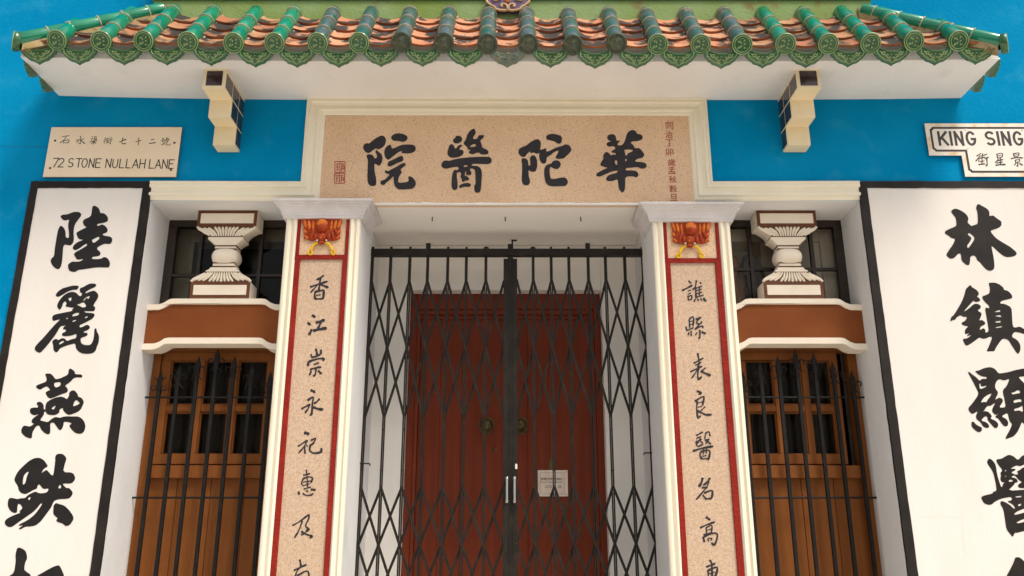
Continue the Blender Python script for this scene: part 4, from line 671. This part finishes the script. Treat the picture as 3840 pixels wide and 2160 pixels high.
# cloud ornament on the ridge
zK = zm(1600, 0, 4.2933); OY = -.245
half = [(1308, 158), (1360, 172), (1430, 166), (1500, 150), (1530, 108), (1580, 90), (1612, 60), (1650, 30), (1650, -30), (1600, -90), (1500, -125), (1308, -130)]
K = lambda x, y, Y=OY: at(*zK(x, y), Y)
outl = half + [(2616 - x, y) for x, y in half[::-1][1:-1]]
b = MB(); b.prism([(K(*q).x, K(*q).z) for q in chaikin(outl)], OY, -.20); orn = build('cloud_ornament', b, 'purple', T)
b = MB(); lo = [K(*q) for q in chaikin(outl)]; b.tube(lo + [lo[0]], .0085, 0, 7)
for s in (1, -1):
    for c in ([(1312, 150), (1318, 115), (1332, 80), (1365, 62), (1405, 68), (1416, 95), (1388, 106)], [(1420, -20), (1470, -5), (1520, 5), (1545, -20), (1520, -45), (1490, -30)]):
        b.tube([K(1308 + s * (x - 1308), y, OY - .004) for x, y in cr(c, 4)], .0075, 0, 7)
build('curl_edging', b, 'curl', orn, smooth=60)
b = MB(); b.ell(K(1300, -5, OY - .004), (.021, .014, .021)); build('boss', b, 'orange', orn)

U = [(214.7,151.6),(378.6,154),(541.6,153),(706.6,155),(876,161.5),(1032.5,161.5),(1192.5,161.5),(1347,162.5),(1506,160),(1665,160),(1826.6,163),(1980.6,163),(2148.6,166.5),(2312.5,164),(2466.6,168),(2626,166.5),(2782,165.5),(2943.6,165.5),(3105,164),(3263,160),(3424.6,156.5),(3593.5,153)]
DY = -.545
C0 = [at(u, v, DY) for u, v in U]
ends = []
for i, ((u, v), c) in enumerate(zip(U, C0)):
    zt = at(1920, 40 + (v - 152) * .7, -.20).z
    ends.append(Vector((c.x, -.20, zt)))
# end disc: built once, facing forwards and down
def disc_mesh(old):
    b = MB(); r = .0615; rings = []
    for rr, y in ((.050, .03), (r, .012), (r, -.004), (r * .93, -.010), (r * .84, -.007), (r * .78, -.007), (r * .73, -.011), (r * .66, -.004), (.001, -.003)):
        rings.append([(rr * math.cos(2 * math.pi * k / 28), y, rr * math.sin(2 * math.pi * k / 28)) for k in range(28)])
    b.loft(rings)
    if not old:
        b.ring((0, -.0095, 0), r * .945, .0030, 1, 28, 5); b.ring((0, -.0095, 0), r * .74, .0026, 1, 28, 5)
        q = random.Random(4)
        for rad, n, ph in ((.014, 6, 0), (.027, 9, .3)):
            for k in range(n):
                a = 2 * math.pi * k / n + ph; c = Vector((rad * math.cos(a), -.005, rad * math.sin(a) * .9))
                b.ell(c, (.0068, .006, .0056), 1 if (k + (rad > .02)) % 2 == 0 else 0, 7, 5, Matrix.Rotation(-a, 3, 'Y'))
        for s in (1, -1):
            b.tube([(s * x, -.006, z) for x, z in ((.006, -.012), (.018, -.022), (.026, -.026), (.033, -.020))], .002, 1, 5)
            b.tube([(s * x, -.006, z) for x, z in ((.008, .016), (.016, .026), (.008, .034), (-.004, .033))], .002, 1, 5)
        b.ell((0, -.005, 0), (.008, .006, .007), 0, 8, 6)
    else:
        b.ring((0, -.008, 0), r * .80, .002, 1, 28, 5); b.ell((0, -.004, 0), (.020, .006, .026), 1, 8, 6)
    return b
OLDD = set(range(8, 14)); OLDT = set(range(6, 17))
protos = {}
rotd = Matrix.Rotation(R(32), 4, 'X')
def tube_row(p, q, r0, r1, joints, old, first_frac=0.0):
    """half round cover tiles laid end to end: mesh 0 glaze, 1 mortar"""
    b = MB(); d = q - p; L = d.length; d = d / L
    js = [0] + [j for j in joints if j < L - .03] + [L]
    for a, c in zip(js, js[1:]):
        b.tube([p + d * a, p + d * (a + .004), p + d * (c - .006), p + d * (c + .004)], [r0 * .97, r0, r1, r1 * .95], 0, 18, False)
        if a > 0: b.tube([p + d * (a - .004), p + d * (a - .002), p + d * (a + .002), p + d * (a + .004)], [r1, r0 + .0016, r0 + .0016, r0 * .98], 1, 18, False)
    return b
sub = lambda a, b_: a + b_
for i, (p, q) in enumerate(zip(C0, ends)):
    fr = {0: .50, 21: .50, 1: .93, 20: .93}.get(i, 1.0); q2 = p.lerp(q, fr); d = (q - p).normalized()
    jit = random.uniform(-.015, .015)
    old = i in OLDT
    row = build('cover_tile_row', tube_row(p + d * .02, q2, .0505, .0470, [.17 + jit, .345 + jit, .52 + jit], old), ['glazeold' if old else 'glaze', 'mortar'], T, smooth=60)
    key = i in OLDD
    if key not in protos:
        m_ = disc_mesh(key); m_.xf(rotd); o = build('end_tile', m_, ['discold', 'discold'] if key else ['disc', 'discedge'], None, smooth=40); protos[key] = o; o.location = (0, 0, 0)
    else:
        o = protos[key].copy(); COL.objects.link(o)
    o.parent = row; o.location = p - Vector(T.location) + Vector((random.uniform(-.003, .003), random.uniform(-.004, .004), random.uniform(-.003, .003))); o.rotation_euler = (R(random.uniform(-4, 4)), R(random.uniform(-9, 9)), R(random.uniform(-5, 5)))
    # mortar bed along both sides of the cover tile
    n = Vector((0, d.z, -d.y)) * -1
    for s in (1, -1):
        b = MB(); A = [p + d * t_ + Vector((s * .047, 0, 0)) - n * .030 for t_ in (.03, (q2 - p).length)]
        b.tube(A, .017, 0, 6); build('mortar_bed', b, 'mortar', row)
# pan tiles: four courses in each channel
xs = [c.x for c in C0]; nrow = len(xs)
def chan(i):
    if i < 0: return xs[0] - .135, U[0][1] - 4, U[0][0] - 80
    if i >= nrow - 1: return xs[-1] + .135, U[-1][1] - 2, U[-1][0] + 80
    return (xs[i] + xs[i + 1]) / 2, (U[i][1] + U[i + 1][1]) / 2, (U[i][0] + U[i + 1][0]) / 2
for i in range(-1, nrow):
    cx, v, u = chan(i); dv = v - 164
    hw = .088 if i in (-1, nrow - 1) else .100
    A = Vector((cx, -.505, at(u, 184 + dv, -.505).z)); B = Vector((cx, -.195, at(1920, 76 + dv * .8, -.195).z)); D = (B - A); d = D.normalized(); n = Vector((0, -d.z, d.y)); step = D.length / 4
    nc = 1 if i in (-1, nrow - 1) else 3 if i in (0, nrow - 2) else 4
    for k in range(nc):
        b = MB(); top, bot = [], []
        s0 = k * step; s1 = s0 + step * 1.3
        if i in (-1, nrow - 1): s1 = s0 + step * .8
        N = 9; rows = []
        for s_, lift in ((s0, .020), (s0 + .01, .021), ((s0 + s1) / 2, .011), (s1, .000)):
            rows.append([A + d * s_ + Vector((xx, 0, 0)) + n * (lift + .028 * (xx / .105) ** 2) for xx in [(-1 + 2 * j / (N - 1)) * hw for j in range(N)]])
        low = [[p_ - n * .013 for p_ in r_] for r_ in rows]
        b.loft(rows, 0, False); b.loft(low[::-1], 0, False)
        b.loft([rows[0], low[0]], 1, False)
        o = build('pan_tile', b, ['terradark' if i < 5 or i > 15 else 'terra', 'terralip'], T, smooth=40)
# drip tiles hanging between the end discs
DH = [(124, -36), (133, -22), (133, 4), (124, 20), (112, 26), (106, 40), (92, 50), (82, 54), (76, 64), (60, 72), (46, 74), (30, 82), (14, 90), (0, 101)]
def drip(u, v, old, name='drip_tile'):
    f = lambda x, y, e=0: at(u + x / 2.0125, v + y / 2.0125, -.520 + .045 * max(y, 0) / 100 - e)
    topc = [(-122 + 244 * k / 10, -36 + 36 * (1 - (abs(-1 + 2 * k / 10)) ** 2)) for k in range(11)]
    out = topc + DH[1:] + [(-x, y) for x, y in DH[::-1][1:-1]]
    b = MB(); loop = [f(*q) for q in out]; back = [p_ + Vector((0, .016, 0)) for p_ in loop]; m_ = len(loop)
    tri = tessellate_polygon([[Vector((x, -y, 0)) for x, y in out]])
    b.add(loop + back, [tuple(t_) for t_ in tri] + [tuple(m_ + k for k in t_[::-1]) for t_ in tri] + [(k, (k + 1) % m_, m_ + (k + 1) % m_, m_ + k) for k in range(m_)])
    if not old:
        rim = [f(x * .97, y * .97, .003) for x, y in out]; b.tube(rim + [rim[0]], .0052, 0, 6)
        ins = [f(x * .84, (y - 16) * .80 + 16, .002) for x, y in out]; b.tube(ins + [ins[0]], .0034, 1, 5)
        for s in (1, -1):
            for c in ([(10, 50), (35, 42), (55, 22), (72, 20), (85, -2)], [(30, 44), (42, 30), (34, 20), (26, 28)], [(58, 22), (52, 10), (62, 2), (72, 8)], [(14, 66), (28, 58), (36, 60)]):
                b.tube([f(s * x, y, .003) for x, y in cr(c, 3)], .0034, 1, 5)
        for k in range(7):
            a = 2 * math.pi * k / 7; b.ell(f(13 * math.cos(a), 32 + 12 * math.sin(a), .003), (.006, .005, .005), k % 2, 6, 5)
    else:
        for k in range(16):
            x, y = random.uniform(-80, 80), random.uniform(0, 60)
            if abs(x) < 100 - y: b.ell(f(x, y, 0), (random.uniform(.008, .018), .006, random.uniform(.006, .013)), 0, 7, 5)
    return build(name, b, ['dripold', 'dripold'] if old else ['disc', 'discedge'], T, smooth=40)
for i in range(-1, nrow):
    cx, v, u = chan(i)
    if i == -1: u, v = 142, 151
    if i == nrow - 1: u, v = 3665, 152
    drip(u + random.uniform(-2.5, 2.5), v + 36.5 + random.uniform(-1.5, 2), i == 10)
# hips, mortar webs and side slopes
for s, a, c_ in ((-1, at(70, 152, -.55), at(611, 36, -.205)), (1, at(3756, 160, -.55), at(3236, 39, -.205))):
    d = (c_ - a).normalized()
    row = build('hip_tile_row', tube_row(a, c_, .047, .044, [.17, .30, .47, .62, .78], False), ['glaze', 'mortar'], T, smooth=60)
    m_ = disc_mesh(False); m_.xf(Matrix.Rotation(R(62 * s), 4, 'Z')); m_.xf(Matrix.Translation(a + Vector((s * .012, -.01, -.012)))); build('end_tile', m_, ['disc', 'discedge'], row, smooth=40)
    b = MB(); h = Vector((-d.y, d.x, 0)).normalized() * .028; A = a + d * .03; B = c_ + d * .03
    v_ = [A + h, B + h, B + h - Vector((0, 0, .13)), A + h - Vector((0, 0, .085)), A - h, B - h, B - h - Vector((0, 0, .13)), A - h - Vector((0, 0, .085))]
    b.add(v_, [(0, 1, 2, 3), (7, 6, 5, 4), (0, 4, 5, 1), (1, 5, 6, 2), (2, 6, 7, 3), (3, 7, 4, 0)]); build('mortar_web', b, 'mortarmoss', T)
    xe = s * 2.91
    b = MB(); v_ = [(s * 2.88, -.45, 4.57), (xe, -.40, 4.57), (xe, -.01, 4.57), (s * 2.26, -.01, 4.90), (s * 2.26, -.2, 4.90)]
    b.add([Vector(p_) for p_ in v_] + [Vector(p_) - Vector((0, 0, .03)) for p_ in v_], [(0, 1, 2, 3, 4), (9, 8, 7, 6, 5), (0, 5, 6, 1), (1, 6, 7, 2), (2, 7, 8, 3), (3, 8, 9, 4), (4, 9, 5, 0)]); build('side_slope', b, ['terra'], T)
    for yc in (-.33, -.15):
        b = MB(); k = .00080
        half_ = [(0, -30)] + [(x, y) for x, y in DH]; out = DH + [(-x, y) for x, y in DH[::-1][1:]]
        out = [(x * k * .72, 4.49 - (y + 36) * k * .85) for x, y in out]
        m_ = len(out); tri = tessellate_polygon([[Vector((p_[0], p_[1], 0)) for p_ in out]])
        b.add([(xe + s * .052, yc + x, z) for x, z in out] + [(xe + s * .036, yc + x, z) for x, z in out], [tuple(t_) for t_ in tri] + [tuple(m_ + q_ for q_ in t_[::-1]) for t_ in tri] + [(q_, (q_ + 1) % m_, m_ + (q_ + 1) % m_, m_ + q_) for q_ in range(m_)])
        build('side_drip_tile', b, 'disc', T)
# stepped brackets under the soffit
def bracket(x0, x1, side):
    ys, zl = (-.37, -.225, -.10, .0), (4.428, 4.288, 4.170, 4.052)
    b = MB(); ov = [(0, 4.445), (ys[0], 4.445), (ys[0], zl[1] + .010), (ys[1], zl[1] + .012), (ys[1], zl[2] + .010), (ys[2], zl[2] + .012), (ys[2], zl[3] + .004), (0, zl[3])]
    P = [(x0, y, z) for y, z in ov]; Q = [(x1, y, z) for y, z in ov]; n = len(ov); tri = tessellate_polygon([[Vector((y, z, 0)) for y, z in ov]])
    b.add(P + Q, [tuple(t_) for t_ in tri] + [tuple(n + k for k in t_[::-1]) for t_ in tri] + [(k, (k + 1) % n, n + (k + 1) % n, n + k) for k in range(n)])
    o = build('bracket', b, 'bracket', T, bevel=.003)
    b = MB(); b.box(x0 + .020, x1 - .020, ys[0] - .0025, ys[0] + .01, zl[1] + .028, zl[0] - .012); build('front_tile', b, 'trimtile', o, bevel=.002)
    for xf in ((x0 - .0025, x0 + .01), (x1 - .01, x1 + .0025)):
        b = MB()
        cells = [(ys[0] + .012, ys[1] - .012, zl[1] + .022, zl[0] - .022), (ys[1] + .003, ys[2] - .008, zl[1] + .022, zl[0] - .022), (ys[2] + .003, -.006, zl[1] + .022, zl[0] - .022),
                 (ys[1] + .010, ys[2] - .008, zl[2] + .020, zl[1] + .010), (ys[2] + .003, -.006, zl[2] + .020, zl[1] + .010), (ys[2] + .010, -.006, zl[3] + .016, zl[2] + .008)]
        for y0, y1, z0, z1 in cells: b.box(xf[0], xf[1], y0, y1, z0, z1)
        build('side_tile', b, 'trimtile', o, bevel=.0015)
bracket(-1.875, -1.737, 1); bracket(1.727, 1.872, -1)
# ------------------------------------------------------------------ folding gate
GY = .43
GT = thing('folding_gate', 'dark brown steel folding lattice gate closed across the entrance', 'gate', (-.03, GY, .36))
b = MB(); b.box(-.940, .872, GY - .022, GY + .022, 3.506, 3.549); b.box(-.940, .872, GY - .026, GY + .026, 3.502, 3.508)
for x in (-.559, .505): b.box(x - .015, x + .015, GY - .012, GY + .012, 3.545, 3.592)
for x in (-.173, .14): b.ring((x, GY, 3.551), .016, .005, 0, 16, 6)
build('top_rail', b, 'gate', GT, bevel=.0015)
LX = [-.927, -.805, -.678, -.559, -.426, -.303, -.173]; RX = [.14, .26, .377, .505, .62, .748, .867]
for x in LX + RX:
    b = MB(); b.box(x - .0095, x - .0015, GY - .012, GY + .004, .36, 3.50); b.box(x + .0015, x + .0095, GY - .012, GY + .004, .36, 3.50); b.box(x - .0075, x + .0075, GY - .010, GY + .010, 3.34, 3.566)
    for z in (3.336, 2.883, 2.434, 2.35, 2.10, 2.003, 1.663, 1.33):
        b.ell((x, GY - .0125, z), (.0042, .0035, .0042), 0, 7, 5)
    build('upright_bar', b, 'gate', GT)
def strips(cols, zz):
    n = len(cols)
    for i in range(-1, n - 1):
        for dr in (1, -1):
            seq = [(cols[k], zz[j]) for j, k in enumerate((i, i + 1, i + 2)) if 0 <= k < n]
            if dr < 0: seq = [(cols[n - 1 - k], zz[j]) for j, k in enumerate((i, i + 1, i + 2)) if 0 <= k < n]
            if len(seq) < 2: continue
            y = GY - .016 if dr > 0 else GY + .009
            b = MB()
            for (xa, za), (xb, zb_) in zip(seq, seq[1:]):
                L = math.hypot(xb - xa, zb_ - za); nx, nz = (zb_ - za) / L * .008, -(xb - xa) / L * .008
                b.prism([(xa + nx, za + nz), (xb + nx, zb_ + nz), (xb - nx, zb_ - nz), (xa - nx, za - nz)], y, y + .004)
                if dr > 0: b.ell(((xa + xb) / 2, y - .0005, (za + zb_) / 2), (.005, .004, .005), 0, 7, 5)
            build('lattice_strip', b, 'gate', GT)
for cols in (LX + [-.052], [.030] + RX):
    strips(cols, (3.336, 2.883, 2.434)); strips(cols, (2.003, 1.663, 1.33))
for k, (x0, x1) in enumerate(((-.056, -.0101), (-.0099, .034))):
    b = MB(); b.box(x0, x1, GY - .022, GY + .014, .36, 3.478); b.box(*((x1 - .010, x1 - .003) if k == 0 else (x0 + .012, x0 + .018)), GY - .025, GY - .020, .36, 3.47)
    for z in (3.33, 3.30, 2.883, 2.43, 2.36, 2.10, 1.663):
        for x in ((x0 + .008,) if k == 0 else (x1 - .008, x1 - .024)): b.ell((x, GY - .0225, z), (.0042, .003, .0042), 0, 7, 5)
    s_ = build('meeting_stile', b, 'gate', GT, bevel=.0015)
    hx = at(*zm(1280, 1440, 2.0125)(1250 if k == 0 else 1308, 800), GY - .05).x; zt, zb_ = at(1900, 1790, GY - .05).z, at(1900, 1884, GY - .05).z
    b = MB(); b.tube([(hx, GY - .05, zb_), (hx, GY - .05, zb_ + .012), (hx, GY - .05, zb_ + .013), (hx, GY - .05, zt - .013), (hx, GY - .05, zt - .012), (hx, GY - .05, zt)], [.0095, .0105, .0080, .0080, .0105, .0095], 0, 14)
    b.ell((hx, GY - .05, zt), (.0098, .0098, .006)); b.ell((hx, GY - .05, zb_), (.0098, .0098, .006))
    for z in (zt - .012, zb_ + .012): b.tube([(hx, GY - .05, z), (hx, GY - .02, z)], .006, 0, 8)
    build('pull_handle', b, 'steel', s_, smooth=50)
    if k:
        q = at(*zm(1280, 1440, 2.0125)(1320, 622), GY - .024)
        b = MB(); b.prism([(q.x + .0065 * math.cos(a) , q.z + .0065 * math.sin(a) + (.010 if math.sin(a) > 0 else -.010)) for a in [2 * math.pi * j / 20 for j in range(20)]], GY - .026, GY - .02); build('lock_plate', b, 'eye', s_)
        b = MB(); q = at(*zm(1280, 1440, 2.0125)(1308, 945), GY - .024); b.disc((q.x, q.z), .0045, GY - .0255, GY - .02); b.box(q.x - .0025, q.x + .0025, GY - .0255, GY - .02, q.z - .018, q.z); b.disc((q.x, q.z + .018), .003, GY - .0255, GY - .02); build('keyhole', b, 'black', s_)
b = MB(); b.box(-.028, .001, GY - .014, GY + .01, 3.478, 3.585); b.box(-.004, .008, GY - .016, GY - .010, 3.47, 3.615); b.box(-.004, .032, GY - .016, GY - .008, 3.604, 3.615)
build('top_bolt', b, 'gate', GT, bevel=.001)
for a, e in (((157, 600), (215, 618)), ((2343, 520), (2283, 535))):
    z8 = zm(1280, 1440, 2.0125); p, q = at(*z8(*a), GY - .03), at(*z8(*e), GY - .03); s = 1 if q.x > p.x else -1
    b = MB(); b.tube([p - Vector((s * .02, 0, 0)), p, Vector((q.x - s * .006, p.y, p.z)), Vector((q.x, p.y, p.z - .004)), q], .0042, 0, 8); build('side_hook', b, 'gate', GT)
for u, lab in ((688, 'small black hook in the entrance ceiling nearest the left pilaster'), (1237, 'small black hook in the entrance ceiling above the meeting stiles'), (1805, 'small black hook in the entrance ceiling nearest the right pilaster')):
    p, q = at(*zm(1280, 720, 2.0125)(u, 232), .24), at(*zm(1280, 720, 2.0125)(u, 257), .24); x = p.x
    yv = .215; b = MB(); b.tube([(x, yv, ZC), (x, yv, ZC - .025), (x + .001, yv - .004, ZC - .030), (x + .001, yv - .016, ZC - .031)], .0032, 0, 8); o = build('ceiling_hook', b, 'iron', base=(x, yv, ZC)); tag(o, lab, 'hook', 'hooks in the entrance ceiling')

# ------------------------------------------------------------------ window grilles
def grille(label, xs_, tips, x0, x1, flip):
    Y = .285; t = thing('window_grille', label, 'grille', ((x0 + x1) / 2, Y, .4), 'spear topped window grilles')
    for z in (1.928, 2.530):
        b = MB(); b.tube([(x0, Y, z), (x1, Y, z)], .0062, 0, 8); build('cross_rail', b, 'iron', t)
    for i, (x, zt) in enumerate(zip(xs_, tips)):
        b = MB(); b.box(x - .0105, x + .0105, Y - .0105, Y + .0105, .35, zt - .085); o = build('upright_bar', b, 'iron', t, bevel=.0015)
        b = MB(); b.prism([(x - .010, zt - .10), (x + .010, zt - .10), (x + .010, zt - .078), (x + .016, zt - .050), (x + .007, zt - .022), (x, zt), (x - .007, zt - .022), (x - .016, zt - .050), (x - .010, zt - .078)], Y - .006, Y + .006)
        inv = -1 if (i == 0 and flip) else 1; zc = zt - .082 if inv > 0 else zt - .105
        for s in (1, -1):
            loop = [(x + s * (.032 + .017 * math.cos(R(a))), Y - .006, zc + inv * (.017 * math.sin(R(a)))) for a in range(-60, 250, 24)]
            stem = [(x + s * .013, Y - .006, zc - inv * .012), (x + s * .009, Y - .006, zc - inv * .030), (x + s * .016, Y - .006, zc - inv * .048), (x + s * .038, Y - .006, zc - inv * .066)]
            b.tube(loop + stem, [.0040] * len(loop) + [.0044, .0050, .0044, .0025], 0, 6)
        b.box(x - .014, x + .014, Y - .013, Y + .013, zc - .022, zc - .008)
        build('spear_head', b, 'iron', o)
zz6 = zm(2560, 720, 2.0125)
grille('black spear topped grille before the left casement window', [-2.182, -2.070, -1.957, -1.843, -1.732, -1.617, -1.500], [2.694, 2.736, 2.787, 2.839, 2.787, 2.736, 2.690], XL, XLi, True)
grille('black spear topped grille before the right casement window', [1.432, 1.545, 1.659, 1.773, 1.885, 1.997, 2.111], [at(*zz6(700, y), .285).z for y in (1350, 1285, 1240, 1185, 1215, 1280, 1350)], XRi, XR, False)

# ------------------------------------------------------------------ address plate
P0, P1, PZ0, PZ1, PY = -2.949, -2.113, 3.873, 4.219, -.022
t = thing('address_plate', 'beige enamel address plate reading 72 STONE NULLAH LANE above the left panel', 'sign', ((P0 + P1) / 2, PY, PZ0))
b = MB(); b.box(P0, P1, PY, PY + .003, PZ0, PZ1); b.box(P0, P1, PY + .003, PY + .012, PZ0, PZ1, 1)
pl = build('plate', b, ['plaque', 'plaqueedge'], t)
zP = zm(140, 440, 4.441); b = MB(); n0 = 0
for ch, cx, w_ in (('7', 305, 84), ('2', 398, 84), ('S', 560, 84), ('T', 690, 92), ('O', 788, 86), ('N', 905, 86), ('E', 1012, 84), ('N', 1185, 88), ('U', 1297, 84), ('L', 1407, 70), ('L', 1517, 70), ('A', 1637, 98), ('H', 1752, 92), ('L', 1902, 74), ('A', 2015, 92), ('N', 2127, 88), ('E', 2230, 76)):
    k = (cx - 245) / 2000; yt, yb = 682 + 26 * k, 826 + 26 * k; a, c = at(*zP(cx - w_ / 2, (yt + yb) / 2), PY), at(*zP(cx + w_ / 2, (yt + yb) / 2), PY)
    caps_char(b, ch, a.x, c.x, at(*zP(cx, yt), PY).z, at(*zP(cx, yb), PY).z, PY - .0006, .0062)
build('english_lettering', b, 'ink', t, smooth=0)
def by_char(strokes, cs):
    g = [[] for _ in cs]
    for s in strokes:
        mx = (min(p[0] for p in s[1]) + max(p[0] for p in s[1])) / 2; g[min(range(len(cs)), key=lambda i: abs(cs[i] - mx))].append(s)
    return g
for s in by_char(PLATE, (455, 718, 938, 1175, 1428, 1682, 1916, 2135)): build('character', brush_char(s, pmap(zP, PY - .0006), 1.15), 'ink', t, smooth=0)
for x, y in ((295, 388), (2283, 424), (212, 845), (2224, 877)):
    p = at(*zP(x, y), PY); b = MB(); b.ell((p.x, PY, p.z), (.008, .003, .008), 0, 12, 6); build('screw', b, 'rust', t)

# ------------------------------------------------------------------ street name sign
zS = zm(3440, 440, 5.5725); SY = -.020
w = lambda x, y: at(*zS(x, y), SY)
sx0, sx1 = w(190, 400).x, w(190, 400).x + 1.10; zt, zm_, zbt = w(900, 125).z, w(600, 795).z, w(1500, 1238).z; xm0 = w(960, 1000).x; xm1 = sx1 - (xm0 - sx0)
t = thing('street_sign', 'white enamel street sign reading KING SING with a black outline', 'sign', (sx0 + .55, SY, zbt))
def tshape(o):
    return [(sx0 + o, zt - o), (sx0 + o, zm_ + o), (xm0 + o, zm_ + o), (xm0 + o, zbt + o), (xm1 - o, zbt + o), (xm1 - o, zm_ + o), (sx1 - o, zm_ + o), (sx1 - o, zt - o)]
b = MB(); b.prism(tshape(0), SY, SY + .004, 0); build('plate', b, 'enamelrust', t, bevel=.0015)
def corner(loop, c):
    out = []; n = len(loop)
    for i, p in enumerate(loop):
        a, q = loop[i - 1], loop[(i + 1) % n]
        da, dq = Vector((a[0] - p[0], a[1] - p[1])).normalized(), Vector((q[0] - p[0], q[1] - p[1])).normalized()
        if i in (0, 1, 3, 4, 6, 7): out += [(p[0] + da.x * c, p[1] + da.y * c), (p[0] + (da.x + dq.x) * c * .62, p[1] + (da.y + dq.y) * c * .62), (p[0] + dq.x * c, p[1] + dq.y * c)]
        else: out.append(p)
    return out
oa, ob = corner(tshape(.026), .018), corner(tshape(.040), .013)
vs = [Vector((x, SY - .0008, z)) for x, z in oa]
b = MB(); tri = tessellate_polygon([[Vector((x, z, 0)) for x, z in oa], [Vector((x, z, 0)) for x, z in ob]]); b.add([(x, SY - .0008, z) for x, z in oa + ob], [tuple(q) for q in tri]); build('outline', b, 'enamelblack', t, smooth=0)
b = MB(); tri = tessellate_polygon([[Vector((x, z, 0)) for x, z in ob]]); b.add([(x, SY - .0004, z) for x, z in ob], [tuple(q) for q in tri]); build('face', b, 'enamel', t, smooth=0)
b = MB(); zc0, zc1 = w(900, 312).z, w(900, 572).z
for ch, xa, xb in (('K', 440, 618), ('I', 675, 725), ('N', 788, 945), ('G', 1030, 1205), ('S', 1435, 1605), ('I', 1665, 1715), ('N', 1775, 1930), ('G', 2015, 2190)):
    if ch == 'S': build('english_lettering', b, 'enamelblack', t, smooth=0); b = MB()
    caps_char(b, ch, w(xa, 440).x, w(xb, 440).x, zc0, zc1, SY - .0009, .0165)
build('english_lettering', b, 'enamelblack', t, smooth=0); b = MB()
xx = w(2190, 440).x + .075
for ch in 'STREET':
    caps_char(b, ch, xx, xx + .045, zc0, zc1, SY - .0009, .0165); xx += .062
build('english_lettering', b, 'enamelblack', t, smooth=0)
for s in by_char(STREET, (1355, 1735, 2085)): build('character', brush_char(s, pmap(zS, SY - .0009), 1.12), 'enamelblack', t, smooth=0)
for x, y in ((1015, 258), (2190, 265), (1062, 640)):
    p = w(x, y); b = MB(); b.ell((p.x, SY - .001, p.z), (.0065, .004, .0065), 0, 14, 6); build('screw', b, 'enamel', t)

# ------------------------------------------------------------------ notice plate on the door
z8 = zm(1280, 1440, 2.0125); NY = .886
a, c = at(*z8(1484, 848), NY), at(*z8(1708, 650), NY)
t = thing('notice_plate', 'small pale copper notice plate with telephone number on the red door', 'sign', ((a.x + c.x) / 2, NY, a.z))
b = MB(); b.box(a.x, c.x, NY, .896, a.z, c.z); build('plate', b, 'notice', t, bevel=.001)
W_, H_ = c.x - a.x, c.z - a.z; b = MB()
font_line(b, '鄺醫生敬請預約', a.x + W_ * .10, a.z + H_ * .61, H_ * .10, NY - .0006, W_ * .70, .012)
font_line(b, 'Doctor Appointment', a.x + W_ * .10, a.z + H_ * .49, H_ * .085, NY - .0006, W_ * .70, .004)
font_line(b, '2572', a.x + W_ * .24, a.z + H_ * .32, H_ * .10, NY - .0006, W_ * .24, .01); font_line(b, '05', a.x + W_ * .66, a.z + H_ * .32, H_ * .10, NY - .0006, W_ * .12, .01)
build('lettering', b, 'noticeink', t, smooth=0)
b = MB()
f = lambda x, y, k: Vector((a.x + W_ * x, NY - .0005 - .0001 * k, c.z - H_ * y))
brush_char([(.008, [(.08, .10), (.88, .10)]), (.008, [(.88, .10), (.88, .90)]), (.008, [(.88, .90), (.08, .90)]), (.008, [(.08, .90), (.08, .10)])], f, taper=False, curve=False, mb=b); build('border_line', b, 'noticeink', t, smooth=0)
for x in (.94,):
    for y in (.07, .93): b = MB(); b.ell((a.x + W_ * x, NY, c.z - H_ * y), (.0035, .002, .0035), 0, 10, 6); build('screw', b, 'rust', t)
